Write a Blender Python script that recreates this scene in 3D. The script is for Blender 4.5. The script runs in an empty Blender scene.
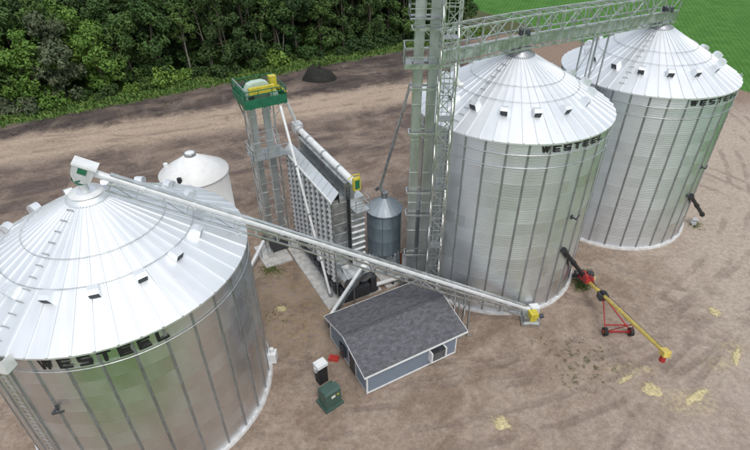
import bpy, bmesh, math, random
import numpy as np
from mathutils import Vector, Matrix, noise as mnoise

R_ = math.radians
PI = math.pi
sc = bpy.context.scene
col = sc.collection
rnd = random.Random(7)

# ------------------------------------------------------------------ camera
cd = bpy.data.cameras.new('camera')
cam = bpy.data.objects.new('camera', cd)
col.objects.link(cam)
cd.sensor_width = 36.0
cd.lens = 510.72 / 750 * 36.0
cd.clip_start = 0.5
cd.clip_end = 4000
_p, _r = 0.615, -0.007
fw = Vector((0, math.cos(_p), -math.sin(_p)))
rt0 = Vector((1, 0, 0)); up0 = Vector((0, math.sin(_p), math.cos(_p)))
rt = math.cos(_r) * rt0 + math.sin(_r) * up0
upv = -math.sin(_r) * rt0 + math.cos(_r) * up0
CAMZ = 30.302
m = Matrix((rt, upv, -fw)).transposed().to_4x4()
m.translation = Vector((0, 0, CAMZ))
cam.matrix_world = m
sc.camera = cam

# ------------------------------------------------------------------ sky and sun
SUN_EL, SUN_AZ = R_(58), R_(160)       # behind the camera, high, veiled by thin cloud
w = bpy.data.worlds.new('World'); sc.world = w; w.use_nodes = True
nt = w.node_tree; nt.nodes.clear()
sky = nt.nodes.new('ShaderNodeTexSky'); sky.sky_type = 'NISHITA'; sky.sun_disc = False
sky.sun_elevation = SUN_EL; sky.sun_rotation = SUN_AZ
sky.air_density = 1.0; sky.dust_density = 4.0; sky.ozone_density = 1.0; sky.altitude = 200
hsv = nt.nodes.new('ShaderNodeHueSaturation'); hsv.inputs['Saturation'].default_value = 0.42
bg = nt.nodes.new('ShaderNodeBackground'); bg.inputs['Strength'].default_value = 0.15
wo = nt.nodes.new('ShaderNodeOutputWorld')
cl = nt.nodes.new('ShaderNodeMix'); cl.data_type = 'RGBA'; cl.inputs[0].default_value = 0.62      # even cloud veil over the sky
cl.inputs[7].default_value = (5.75, 6.25, 6.9, 1)
nt.links.new(sky.outputs[0], hsv.inputs['Color']); nt.links.new(hsv.outputs[0], cl.inputs[6]); nt.links.new(cl.outputs[2], bg.inputs[0]); nt.links.new(bg.outputs[0], wo.inputs[0])
sl = bpy.data.lights.new('sun', 'SUN'); sl.energy = 1.2; sl.angle = R_(16); sl.color = (1.0, 0.96, 0.9)
so = bpy.data.objects.new('sun', sl); col.objects.link(so)
sd = Vector((math.sin(SUN_AZ) * math.cos(SUN_EL), math.cos(SUN_AZ) * math.cos(SUN_EL), math.sin(SUN_EL)))
so.rotation_euler = sd.to_track_quat('Z', 'Y').to_euler()
so.location = (0, -40, 80)
sc.view_settings.view_transform = 'Standard'
sc.view_settings.look = 'None'
sc.view_settings.gamma = 1.0
sc.view_settings.use_curve_mapping = False
sc.view_settings.exposure = 0.0
sc.cycles.max_bounces = 6
sc.cycles.use_denoising = True

# ------------------------------------------------------------------ materials
def new_mat(name):
    mt = bpy.data.materials.new(name); mt.use_nodes = True
    n = mt.node_tree.nodes; n.clear()
    o = n.new('ShaderNodeOutputMaterial'); b = n.new('ShaderNodeBsdfPrincipled')
    mt.node_tree.links.new(b.outputs[0], o.inputs[0])
    return mt, n, mt.node_tree.links, b

def math_(n, l, op, a, b=None, clamp=False):
    x = n.new('ShaderNodeMath'); x.operation = op; x.use_clamp = clamp
    for i, v in enumerate((a, b)):
        if v is None: continue
        if isinstance(v, (int, float)): x.inputs[i].default_value = v
        else: l.new(v, x.inputs[i])
    return x.outputs[0]

def mixc(n, l, f, a, b, blend='MIX'):
    x = n.new('ShaderNodeMix'); x.data_type = 'RGBA'; x.blend_type = blend
    for i, v in ((0, f), (6, a), (7, b)):
        if isinstance(v, (int, float)): x.inputs[i].default_value = v
        elif isinstance(v, tuple): x.inputs[i].default_value = (*v, 1)
        else: l.new(v, x.inputs[i])
    return x.outputs[2]

def noise_(n, l, vec, scale, detail=4, rough=0.55, dist=0.0):
    x = n.new('ShaderNodeTexNoise'); x.inputs['Scale'].default_value = scale
    x.inputs['Detail'].default_value = detail; x.inputs['Roughness'].default_value = rough
    x.inputs['Distortion'].default_value = dist
    if vec is not None: l.new(vec, x.inputs['Vector'])
    return x.outputs[0]

def remap(n, l, v, a, b, c=0.0, d=1.0):
    x = n.new('ShaderNodeMapRange'); x.interpolation_type = 'SMOOTHSTEP'
    for i, k in enumerate((a, b, c, d)): x.inputs[i + 1].default_value = k
    l.new(v, x.inputs[0]); return x.outputs[0]

def mapping(n, l, vec, scale=(1, 1, 1), rot=(0, 0, 0)):
    x = n.new('ShaderNodeMapping'); x.inputs['Scale'].default_value = scale; x.inputs['Rotation'].default_value = rot
    l.new(vec, x.inputs[0]); return x.outputs[0]

def mat_off(n, l, tc):
    oi = n.new('ShaderNodeObjectInfo').outputs['Random']; a = n.new('ShaderNodeVectorMath'); a.operation = 'ADD'
    cb = n.new('ShaderNodeCombineXYZ'); q = math_(n, l, 'MULTIPLY', oi, 60.0)
    for i in range(3): l.new(q, cb.inputs[i])
    l.new(tc, a.inputs[0]); l.new(cb.outputs[0], a.inputs[1]); return a.outputs[0]

def mat(name, c, rough=0.6, metal=0.0, var=0.12, scale=3.0, stretch=(1, 1, 1), objrand=0.0, bump=0.0, bscale=20.0,
        dirt=None, dirt_amt=0.0, rvar=0.1, spec=0.5):
    mt, n, l, b = new_mat(name)
    tc = n.new('ShaderNodeTexCoord').outputs['Object']
    if objrand: tc = mat_off(n, l, tc)
    v = mapping(n, l, tc, stretch)
    nz = noise_(n, l, v, scale, 5)
    f = remap(n, l, nz, 0.3, 0.7, 1 - var, 1 + var)
    if objrand:
        oi = n.new('ShaderNodeObjectInfo').outputs['Random']
        f = math_(n, l, 'MULTIPLY', f, math_(n, l, 'ADD', math_(n, l, 'MULTIPLY', oi, 2 * objrand), 1 - objrand))
    hs = n.new('ShaderNodeHueSaturation'); hs.inputs['Color'].default_value = (*c, 1); l.new(f, hs.inputs['Value'])
    cc = hs.outputs[0]
    if dirt:
        dn = noise_(n, l, v, scale * 0.6, 6, 0.65)
        cc = mixc(n, l, remap(n, l, dn, 0.5, 0.75, 0, dirt_amt), cc, dirt)
    l.new(cc, b.inputs['Base Color'])
    b.inputs['Metallic'].default_value = metal
    b.inputs['Specular IOR Level'].default_value = spec
    l.new(remap(n, l, nz, 0.3, 0.7, max(0.05, rough - rvar), min(1, rough + rvar)), b.inputs['Roughness'])
    if bump:
        bp = n.new('ShaderNodeBump'); bp.inputs['Strength'].default_value = bump; bp.inputs['Distance'].default_value = 0.02
        l.new(noise_(n, l, tc, bscale, 5), bp.inputs['Height']); l.new(bp.outputs[0], b.inputs['Normal'])
    return mt

MAT = {}
MAT['wall'] = mat('galvanised_wall', (0.76, 0.79, 0.815), 0.34, 1.0, 0.035, 0.5, (1.0, 1.0, 0.25), 0.035)
MAT['roof'] = mat('galvanised_roof', (0.87, 0.89, 0.91), 0.5, 0.85, 0.02, 0.4, (1, 1, 1), 0.025, rvar=0.03)
MAT['stiff'] = mat('side_shaded_stiffener', (0.37, 0.385, 0.40), 0.5, 0.85, 0.12, 2.0, (4, 4, 0.5), 0.08)  # stiffener side shade put into a darker steel colour; peak caps share it
MAT['galv'] = mat('galvanised_steel', (0.62, 0.64, 0.64), 0.4, 0.95, 0.14, 2.2, (1, 1, 1), 0.08, dirt=(0.36, 0.34, 0.31), dirt_amt=0.35)
MAT['galvd'] = mat('dull_galvanised_steel', (0.42, 0.44, 0.44), 0.5, 0.9, 0.16, 2.2, (1, 1, 1), 0.10)
MAT['trunk'] = mat('leg_trunk_steel', (0.52, 0.55, 0.545), 0.46, 0.9, 0.12, 0.8, (1, 1, 0.4), 0.04)
MAT['white'] = mat('white_paint', (0.80, 0.81, 0.80), 0.45, 0.0, 0.06, 2.0, dirt=(0.55, 0.53, 0.5), dirt_amt=0.4)
MAT['convw'] = mat('pale_lilac_grey_tube', (0.74, 0.745, 0.76), 0.4, 0.25, 0.06, 2.0, dirt=(0.55, 0.54, 0.53), dirt_amt=0.4)
MAT['tankw'] = mat('white_tank_paint', (0.88, 0.875, 0.86), 0.5, 0.0, 0.03, 1.0, (2, 2, .4), dirt=(0.55, 0.53, 0.5), dirt_amt=0.3)
MAT['ltgrey'] = mat('pale_grey_paint', (0.66, 0.67, 0.68), 0.4, 0.3, 0.08, 3.0, dirt=(0.42, 0.4, 0.38), dirt_amt=0.4)
MAT['green'] = mat('green_paint', (0.012, 0.14, 0.065), 0.5, 0.0, 0.18, 3.0, dirt=(0.05, 0.10, 0.07), dirt_amt=0.5)
MAT['palegreen'] = mat('pale_green_paint', (0.50, 0.62, 0.52), 0.5, 0.1, 0.1, 3.0)
MAT['yellow'] = mat('yellow_paint', (0.60, 0.50, 0.05), 0.5, 0.0, 0.14, 3.0, dirt=(0.35, 0.28, 0.12), dirt_amt=0.4)
MAT['augery'] = mat('yellow_auger_paint', (0.66, 0.50, 0.12), 0.45, 0.0, 0.14, 3.0, dirt=(0.45, 0.38, 0.2), dirt_amt=0.6)
MAT['red'] = mat('red_paint', (0.42, 0.025, 0.025), 0.45, 0.0, 0.15, 4.0, dirt=(0.25, 0.08, 0.06), dirt_amt=0.4)
MAT['black'] = mat('black_rubber', (0.02, 0.02, 0.022), 0.7, 0.0, 0.2, 5.0, dirt=(0.10, 0.09, 0.08), dirt_amt=0.3)
MAT['blackp'] = mat('black_lettering', (0.012, 0.012, 0.014), 0.6, 0.0, 0.1, 3.0)
MAT['darkmetal'] = mat('dark_steel', (0.07, 0.075, 0.085), 0.5, 0.4, 0.2, 4.0, dirt=(0.14, 0.12, 0.1), dirt_amt=0.4)
MAT['slate'] = mat('slate_blue_bin_steel', (0.225, 0.285, 0.325), 0.45, 0.35, 0.10, 1.2, (3, 3, 0.5), 0.05, dirt=(0.2, 0.2, 0.2), dirt_amt=0.25)
MAT['slater'] = mat('grey_blue_bin_roof', (0.42, 0.47, 0.51), 0.5, 0.4, 0.06, 1.5)
MAT['concrete'] = mat('concrete', (0.56, 0.55, 0.53), 0.85, 0.0, 0.16, 2.5, bump=0.5, bscale=9, dirt=(0.36, 0.31, 0.27), dirt_amt=0.7)
MAT['flash'] = mat('grey_sealant', (0.60, 0.60, 0.60), 0.8, 0.0, 0.25, 3.0, bump=0.6, bscale=12, dirt=(0.40, 0.36, 0.32), dirt_amt=0.8)
MAT['siding'] = mat('blue_grey_siding', (0.185, 0.225, 0.28), 0.6, 0.0, 0.06, 2.0, (1, 1, 3), dirt=(0.24, 0.23, 0.22), dirt_amt=0.4)
MAT['tgreen'] = mat('transformer_green', (0.05, 0.10, 0.08), 0.45, 0.0, 0.12, 3.0, dirt=(0.15, 0.15, 0.13), dirt_amt=0.35)
MAT['glass'] = mat('dark_glass', (0.02, 0.025, 0.03), 0.12, 0.0, 0.1, 3.0)
MAT['sticker'] = mat('pale_sticker', (0.75, 0.74, 0.66), 0.6)
MAT['plastic_r'] = mat('red_plastic', (0.55, 0.06, 0.05), 0.4, 0.0, 0.1, 4.0)
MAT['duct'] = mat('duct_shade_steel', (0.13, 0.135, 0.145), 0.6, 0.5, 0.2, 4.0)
MAT['stone'] = mat('yard_stones', (0.34, 0.30, 0.265), 0.9, 0.0, 0.45, 0.9)
MAT['rust'] = mat('rusty_steel', (0.28, 0.10, 0.05), 0.8, 0.1, 0.2, 5.0)
MAT['grain'] = mat('spilled_grain', (0.56, 0.475, 0.265), 0.95, 0.0, 0.3, 6.0, bump=0.6, bscale=60, dirt=(0.40, 0.32, 0.22), dirt_amt=0.7)
MAT['soil'] = mat('dark_topsoil', (0.022, 0.022, 0.018), 0.95, 0.0, 0.45, 3.0, bump=1.0, bscale=6)
MAT['bark'] = mat('tree_bark', (0.11, 0.09, 0.07), 0.9, 0.0, 0.25, 4.0, (1, 1, 0.3))
MAT['barkpale'] = mat('pale_tree_bark', (0.24, 0.22, 0.185), 0.9, 0.0, 0.2, 4.0, (1, 1, 0.4))

def leafmat(name, c, c2):
    mt, n, l, b = new_mat(name)
    tc = n.new('ShaderNodeTexCoord').outputs['Object']
    nz = noise_(n, l, tc, 0.55, 3)
    hi = noise_(n, l, tc, 6.0, 2)
    oi = n.new('ShaderNodeObjectInfo').outputs['Random']
    f = math_(n, l, 'ADD', math_(n, l, 'MULTIPLY', nz, 1.2), math_(n, l, 'MULTIPLY', math_(n, l, 'SUBTRACT', oi, 0.5), 0.5))
    cc = mixc(n, l, remap(n, l, f, 0.3, 0.9), c, c2)
    hs = n.new('ShaderNodeHueSaturation'); l.new(cc, hs.inputs['Color']); l.new(remap(n, l, hi, 0.3, 0.7, 0.7, 1.3), hs.inputs['Value'])
    l.new(hs.outputs[0], b.inputs['Base Color'])
    b.inputs['Roughness'].default_value = 0.7
    b.inputs['Specular IOR Level'].default_value = 0.25
    b.inputs['Transmission Weight'].default_value = 0.0
    return mt
MAT['leaf_dark'] = leafmat('leaves_dark_green', (0.032, 0.066, 0.022), (0.068, 0.115, 0.034))
MAT['leaf_mid'] = leafmat('leaves_mid_green', (0.050, 0.102, 0.028), (0.098, 0.165, 0.042))
MAT['leaf_bright'] = leafmat('leaves_bright_green', (0.115, 0.215, 0.04), (0.19, 0.30, 0.06))
MAT['leaf_grey'] = leafmat('leaves_grey_green', (0.085, 0.110, 0.060), (0.14, 0.165, 0.09))
MAT['grass'] = leafmat('grass_blades', (0.075, 0.165, 0.035), (0.16, 0.24, 0.06))
MAT['weed'] = leafmat('weed_leaves', (0.14, 0.185, 0.06), (0.28, 0.27, 0.12))

def shingle_mat():
    mt, n, l, b = new_mat('asphalt_shingles')
    uv = n.new('ShaderNodeUVMap').outputs[0]
    bk = n.new('ShaderNodeTexBrick'); l.new(uv, bk.inputs['Vector'])
    bk.inputs['Scale'].default_value = 1.0
    bk.inputs['Brick Width'].default_value = 0.32; bk.inputs['Row Height'].default_value = 0.14
    bk.inputs['Mortar Size'].default_value = 0.006
    bk.inputs['Color1'].default_value = (0.098, 0.098, 0.107, 1); bk.inputs['Color2'].default_value = (0.145, 0.145, 0.158, 1)
    bk.inputs['Mortar'].default_value = (0.05, 0.05, 0.055, 1)
    nz = noise_(n, l, uv, 3.0, 6, 0.7)
    fine = noise_(n, l, uv, 40.0, 3, 0.7)
    c = mixc(n, l, 1.0, bk.outputs['Color'], remap(n, l, nz, 0.25, 0.75, 0.75, 1.3), 'MULTIPLY')
    c = mixc(n, l, 1.0, c, remap(n, l, fine, 0.3, 0.7, 0.6, 1.45), 'MULTIPLY')
    l.new(c, b.inputs['Base Color']); b.inputs['Roughness'].default_value = 0.9
    bp = n.new('ShaderNodeBump'); bp.inputs['Strength'].default_value = 0.5; bp.inputs['Distance'].default_value = 0.01
    l.new(bk.outputs['Fac'], bp.inputs['Height']); bp.invert = True
    l.new(bp.outputs[0], b.inputs['Normal'])
    return mt
MAT['shingle'] = shingle_mat()
MAT['ridge'] = mat('ridge_shingles', (0.085, 0.085, 0.095), 0.9, 0.0, 0.4, 9.0)

def ground_mat():
    mt, n, l, b = new_mat('yard_dirt_and_field')
    tc = n.new('ShaderNodeTexCoord').outputs['Object']
    sp = n.new('ShaderNodeSeparateXYZ'); l.new(tc, sp.inputs[0])
    X, Y = sp.outputs[0], sp.outputs[1]
    def lin(ax, ay, c):
        return math_(n, l, 'ADD', math_(n, l, 'ADD', math_(n, l, 'MULTIPLY', X, ax), math_(n, l, 'MULTIPLY', Y, ay)), c)
    big = noise_(n, l, tc, 0.07, 5, 0.6)
    med = noise_(n, l, tc, 0.35, 6, 0.62, 0.5)
    fine = noise_(n, l, tc, 2.6, 6, 0.7)
    grit = noise_(n, l, tc, 14.0, 4, 0.7)
    # streaks that follow the traffic direction
    stv = mapping(n, l, mapping(n, l, tc, (1, 1, 1), (0, 0, -0.42)), (0.10, 0.42, 1))
    streak = noise_(n, l, stv, 1.0, 6, 0.6, 0.4)
    stv2 = mapping(n, l, mapping(n, l, tc, (1, 1, 1), (0, 0, -0.75)), (0.16, 0.8, 1))
    streak2 = noise_(n, l, stv2, 1.0, 5, 0.6, 0.6)
    wob = math_(n, l, 'MULTIPLY', math_(n, l, 'SUBTRACT', med, 0.5), 9.0)
    wobb = math_(n, l, 'MULTIPLY', math_(n, l, 'SUBTRACT', big, 0.5), 8.0)
    wob = math_(n, l, 'ADD', wob, math_(n, l, 'MULTIPLY', math_(n, l, 'SUBTRACT', noise_(n, l, tc, 1.1, 5, 0.65), 0.5), 6.0))
    # base yard: mauve-brown dirt, paler where it is packed by traffic
    c = mixc(n, l, remap(n, l, med, 0.36, 0.64), (0.240, 0.175, 0.132), (0.350, 0.272, 0.218))
    c = mixc(n, l, remap(n, l, streak2, 0.40, 0.66, 0, 0.4), c, (0.375, 0.300, 0.240))
    # near right: paler packed surface
    right = lin(0.55, -0.62, 9.0)
    c = mixc(n, l, remap(n, l, math_(n, l, 'ADD', right, wob), -4, 14, 0, 0.72), c, (0.430, 0.350, 0.295))
    # far right of the yard: pale pinkish packed dirt
    far_r = remap(n, l, math_(n, l, 'ADD', lin(1, 0.1, -27), wob), -3, 9, 0, 0.75)
    c = mixc(n, l, far_r, c, (0.465, 0.385, 0.318))
    # faint chaff stains on the packed surface
    for sx, sy, srx, sry in ((21.4, 21.6, 2.3, 1.3), (25.2, 24.9, 1.5, 1.0), (18.6, 24.4, 2.4, .7), (27.3, 26.4, 1.3, 0.8)):
        ex_ = math_(n, l, 'DIVIDE', lin(1, 0, -sx), srx); ey_ = math_(n, l, 'DIVIDE', lin(0, 1, -sy), sry)
        e_ = math_(n, l, 'ADD', math_(n, l, 'MULTIPLY', ex_, ex_), math_(n, l, 'MULTIPLY', ey_, ey_))
        c = mixc(n, l, math_(n, l, 'MULTIPLY', remap(n, l, e_, 1.0, 0.1), remap(n, l, fine, 0.40, 0.62, 0.05, 0.6)), c, (0.50, 0.42, 0.24))
    # beside the dryer: yellow-brown with chaff
    dx = math_(n, l, 'DIVIDE', lin(1, 0, 6.5), 4.5); dy = math_(n, l, 'DIVIDE', lin(0, 1, -31.5), 6.0)
    dd = math_(n, l, 'SQRT', math_(n, l, 'ADD', math_(n, l, 'MULTIPLY', dx, dx), math_(n, l, 'MULTIPLY', dy, dy)))
    dm = math_(n, l, 'MULTIPLY', remap(n, l, dd, 0.5, 1.3, 1, 0), remap(n, l, fine, 0.42, 0.62))
    c = mixc(n, l, math_(n, l, 'MULTIPLY', dm, 0.55), c, (0.30, 0.215, 0.105))
    # beyond the bins: darker, churned soil
    far = lin(0.354, -0.935, 60 * 0.935 + 48.7 * 0.354)           # 0 on the pale track, grows towards the camera
    farw = math_(n, l, 'ADD', far, wob)
    dk = math_(n, l, 'MULTIPLY', remap(n, l, farw, 30, 15), remap(n, l, streak, 0.34, 0.60, 0.45, 1.0))
    blot = remap(n, l, noise_(n, l, tc, 0.16, 5, 0.65, 0.8), 0.36, 0.60, 0.35, 1.0)
    dk = math_(n, l, 'MULTIPLY', dk, blot)
    c = mixc(n, l, dk, c, (0.118, 0.090, 0.079))
    # the pale track
    tr = math_(n, l, 'ABSOLUTE', math_(n, l, 'ADD', far, math_(n, l, 'MULTIPLY', wob, 0.5)))
    tm = math_(n, l, 'MULTIPLY', remap(n, l, tr, 6.0, 2.2), remap(n, l, streak, 0.25, 0.55, 0.55, 1.0))
    c = mixc(n, l, tm, c, (0.43, 0.335, 0.255))
    # dark strip of turned soil between the track and the woods
    s = lin(0.511, -0.86, 0.511 * 55 + 0.86 * 71)                 # distance from the edge of the woods
    sw = math_(n, l, 'ADD', s, math_(n, l, 'MULTIPLY', wob, 0.45))
    d2 = math_(n, l, 'MULTIPLY', remap(n, l, math_(n, l, 'ADD', far, math_(n, l, 'MULTIPLY', wob, 0.6)), -3.0, -6.5), remap(n, l, streak, 0.40, 0.62, 1.0, 0.25))
    d2 = math_(n, l, 'MULTIPLY', d2, math_(n, l, 'ADD', math_(n, l, 'MULTIPLY', blot, 0.6), 0.4))
    c = mixc(n, l, d2, c, (0.062, 0.050, 0.048))
    # right far: bare reddish-brown ground
    rm = remap(n, l, lin(1, 0, -14), 0, 10)
    c = mixc(n, l, math_(n, l, 'MULTIPLY', rm, remap(n, l, lin(0, 1, -70), 0, 8)), c, (0.27, 0.195, 0.150))
    # wheel tracks: pairs of ruts along wide arcs, broken up by noise
    ruts = None
    for cx_, cy_, rr_ in ((-5, 75, 56.7), (-5, 75, 52.9), (0, 80, 56.0), (30, 43, 11.5), (28, 44, 15.5), (-40, 30, 34.2), (60, -20, 58.0), (62, 0, 40.0), (45, 95, 70.0)):
        qx = lin(1, 0, -cx_); qy = lin(0, 1, -cy_)
        rd = math_(n, l, 'SQRT', math_(n, l, 'ADD', math_(n, l, 'MULTIPLY', qx, qx), math_(n, l, 'MULTIPLY', qy, qy)))
        rd = math_(n, l, 'ADD', math_(n, l, 'SUBTRACT', rd, rr_), math_(n, l, 'MULTIPLY', wob, 0.06))
        w2_ = remap(n, l, math_(n, l, 'ABSOLUTE', math_(n, l, 'SUBTRACT', math_(n, l, 'ABSOLUTE', rd), 0.95)), 0.42, 0.12)
        ruts = w2_ if ruts is None else math_(n, l, 'MAXIMUM', ruts, w2_)
    tw_ = remap(n, l, math_(n, l, 'ABSOLUTE', math_(n, l, 'SUBTRACT', math_(n, l, 'ABSOLUTE', math_(n, l, 'ADD', far, math_(n, l, 'MULTIPLY', wob, 0.12))), 1.6)), 0.7, 0.2)
    ruts = math_(n, l, 'MAXIMUM', ruts, tw_)
    rutn = noise_(n, l, tc, 0.22, 4, 0.6)
    ruts = math_(n, l, 'MULTIPLY', ruts, remap(n, l, rutn, 0.42, 0.60, 0.0, 1.0))
    c = mixc(n, l, math_(n, l, 'MULTIPLY', ruts, 0.5), c, (0.20, 0.155, 0.125))
    # grain and fine texture
    c = mixc(n, l, 1.0, c, remap(n, l, fine, 0.25, 0.75, 0.80, 1.22), 'MULTIPLY')
    c = mixc(n, l, 1.0, c, remap(n, l, grit, 0.3, 0.7, 0.86, 1.14), 'MULTIPLY')
    # grass verge along the woods and under the trees
    gcol = mixc(n, l, remap(n, l, fine, 0.3, 0.7), (0.065, 0.135, 0.032), (0.135, 0.205, 0.052))
    gm = math_(n, l, 'MULTIPLY', remap(n, l, sw, 4.4, 2.6), remap(n, l, lin(1, 0, 0), 42, 30))
    c = mixc(n, l, gm, c, gcol)
    # the green field on the right, edge from (40,113) to (60,79)
    fl = lin(0.862, 0.507, -(0.862 * 40 + 0.507 * 113))
    rowv = n.new('ShaderNodeTexWave'); rowv.inputs['Scale'].default_value = 0.35; rowv.inputs['Distortion'].default_value = 1.0
    l.new(mapping(n, l, tc, (1, 1, 1), (0, 0, 0.35)), rowv.inputs['Vector'])
    fcol = mixc(n, l, remap(n, l, med, 0.3, 0.7), (0.052, 0.155, 0.023), (0.085, 0.205, 0.038))
    fcol = mixc(n, l, 1.0, fcol, remap(n, l, rowv.outputs[0], 0, 1, 0.90, 1.10), 'MULTIPLY')
    # rough olive grass between the end of the woods and the field
    og = math_(n, l, 'MULTIPLY', remap(n, l, math_(n, l, 'ADD', lin(0, 1, -113), wob), -1, 2), remap(n, l, lin(1, 0, 0), 14, 20))
    c = mixc(n, l, og, c, mixc(n, l, fine, (0.055, 0.075, 0.03), (0.135, 0.13, 0.06)))
    fm = remap(n, l, math_(n, l, 'ADD', fl, math_(n, l, 'MULTIPLY', wob, 0.25)), -0.4, 0.9)
    c = mixc(n, l, fm, c, fcol)
    # grass land behind the viewpoint
    bm1 = math_(n, l, 'MULTIPLY', remap(n, l, math_(n, l, 'ADD', lin(0, 1, 0), wobb), 11, 7), remap(n, l, math_(n, l, 'ADD', lin(1, 0, 0), wobb), -22, -17))
    bm2 = math_(n, l, 'MULTIPLY', remap(n, l, math_(n, l, 'ADD', lin(1, -.6, 10.8), wobb), 30, 33), remap(n, l, lin(0, 1, 0), 75, 65))
    c = mixc(n, l, math_(n, l, 'MAXIMUM', bm1, bm2), c, mixc(n, l, med, (0.07, 0.17, 0.035), (0.12, 0.22, 0.055)))
    l.new(c, b.inputs['Base Color'])
    b.inputs['Roughness'].default_value = 0.95
    b.inputs['Specular IOR Level'].default_value = 0.2
    h = math_(n, l, 'ADD', math_(n, l, 'MULTIPLY', fine, 0.6), math_(n, l, 'ADD', math_(n, l, 'MULTIPLY', streak2, 0.5), math_(n, l, 'MULTIPLY', grit, 0.15)))
    h = math_(n, l, 'SUBTRACT', h, math_(n, l, 'MULTIPLY', ruts, 0.45))
    bp = n.new('ShaderNodeBump'); bp.inputs['Strength'].default_value = 0.7; bp.inputs['Distance'].default_value = 0.2
    l.new(h, bp.inputs['Height']); l.new(bp.outputs[0], b.inputs['Normal'])
    return mt
MAT['ground'] = ground_mat()

# ------------------------------------------------------------------ mesh helpers
class MB:
    """Collects shapes in world coordinates; build() makes one mesh object of them."""
    def __init__(self): self.v = []; self.f = []; self.smooth = set()
    def add(self, vs, fs, smooth=False):
        o = len(self.v); self.v += [tuple(p) for p in vs]
        for f in fs:
            if smooth: self.smooth.add(len(self.f))
            self.f.append(tuple(i + o for i in f))
        return self
    def box(self, a, b):
        (x0, y0, z0), (x1, y1, z1) = a, b
        return self.hexa([(x0, y0), (x1, y0), (x1, y1), (x0, y1)], z0, z1)
    def hexa(self, plan, z0, z1):
        n = len(plan)
        vs = [(p[0], p[1], z0) for p in plan] + [(p[0], p[1], z1) for p in plan]
        fs = [tuple(range(n))[::-1], tuple(range(n, 2 * n))] + [(i, (i + 1) % n, n + (i + 1) % n, n + i) for i in range(n)]
        return self.add(vs, fs)
    def ubox(self, u0, u1, n0, n1, z0, z1):
        return self.hexa([W(u0, n0), W(u1, n0), W(u1, n1), W(u0, n1)], z0, z1)
    def beam(self, a, b, w, h=None, up=(0, 0, 1)):
        h = h or w
        a = Vector(a); b = Vector(b); d = (b - a).normalized(); upv_ = Vector(up)
        if abs(d.dot(upv_)) > 0.98: upv_ = Vector((UX[0], UX[1], 0))
        s = d.cross(upv_).normalized(); t = s.cross(d)
        vs = []
        for p in (a, b):
            for i, j in ((-1, -1), (1, -1), (1, 1), (-1, 1)): vs.append(p + s * (w / 2 * i) + t * (h / 2 * j))
        return self.add(vs, [(3, 2, 1, 0), (4, 5, 6, 7), (0, 1, 5, 4), (1, 2, 6, 5), (2, 3, 7, 6), (3, 0, 4, 7)])
    def tube(self, a, b, r, r2=None, n=10, caps=True):
        r2 = r if r2 is None else r2
        a = Vector(a); b = Vector(b); d = (b - a).normalized()
        q = Vector((0, 0, 1)) if abs(d.z) < 0.95 else Vector((1, 0, 0))
        s = d.cross(q).normalized(); t = s.cross(d)
        vs = []
        for p, rr in ((a, r), (b, r2)):
            for i in range(n):
                an = 2 * PI * i / n; vs.append(p + s * (rr * math.cos(an)) + t * (rr * math.sin(an)))
        self.add(vs, [(i, n + i, n + (i + 1) % n, (i + 1) % n) for i in range(n)], True)
        if caps:
            self.add(vs[:n], [tuple(range(n))]); self.add(vs[n:], [tuple(range(n))[::-1]])
        return self
    def path(self, pts, r, n=8):
        for a, b in zip(pts[:-1], pts[1:]): self.tube(a, b, r, n=n)
        return self
    def lathe(self, c, prof, n=32, smooth=True, a0=0.0):
        vs = []; k = len(prof)
        for i in range(n):
            an = a0 + 2 * PI * i / n
            for r, z in prof: vs.append((c[0] + r * math.cos(an), c[1] + r * math.sin(an), c[2] + z))
        fs = [(i * k + j, ((i + 1) % n) * k + j, ((i + 1) % n) * k + j + 1, i * k + j + 1) for i in range(n) for j in range(k - 1)]
        return self.add(vs, fs, smooth)
    def ring(self, c, R, r, n=64, m_=6):
        vs = []; fs = []
        for i in range(n):
            a = 2 * PI * i / n
            for j in range(m_):
                bta = 2 * PI * j / m_; rr = R + r * math.cos(bta)
                vs.append((c[0] + rr * math.cos(a), c[1] + rr * math.sin(a), c[2] + r * math.sin(bta)))
        for i in range(n):
            for j in range(m_): fs.append((i * m_ + j, ((i + 1) % n) * m_ + j, ((i + 1) % n) * m_ + (j + 1) % m_, i * m_ + (j + 1) % m_))
        return self.add(vs, fs, True)
    def mesh(self, name, o=(0, 0, 0)):
        me = bpy.data.meshes.new(name)
        me.from_pydata([(x - o[0], y - o[1], z - o[2]) for x, y, z in self.v], [], self.f)
        if self.smooth:
            fl = [i in self.smooth for i in range(len(self.f))]
            me.polygons.foreach_set('use_smooth', fl)
        me.validate(); me.update(); return me
    def build(self, name, mt, parent=None):
        o = (0, 0, 0)
        p = parent
        while p is not None: o = tuple(Vector(o) + p.location); p = p.parent
        me = self.mesh(name, o); me.materials.append(MAT[mt])
        ob = bpy.data.objects.new(name, me); col.objects.link(ob); ob.parent = parent
        return ob

# facility axes: u runs along the control building, n runs away from the camera along the dryer
UX = (0.8764, 0.4816); NX = (-0.4816, 0.8764)
def W(u, n, z=None):
    x, y = u * UX[0] + n * NX[0], u * UX[1] + n * NX[1]
    return (x, y) if z is None else (x, y, z)

def tag(o, label, cat, group=None):
    o['label'] = label; o['category'] = cat
    if group: o['group'] = group
    return o
def thing(name, label, cat, loc, group=None):
    o = bpy.data.objects.new(name, None); col.objects.link(o); o.location = loc; o.empty_display_size = 0.3
    return tag(o, label, cat, group)
def struct(o): o['kind'] = 'structure'; return o
def inst(name, me, parent, loc=(0, 0, 0), rz=0.0, scale=None):
    o = bpy.data.objects.new(name, me); col.objects.link(o); o.parent = parent; o.location = loc; o.rotation_euler = (0, 0, rz)
    if scale: o.scale = scale
    return o

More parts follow.
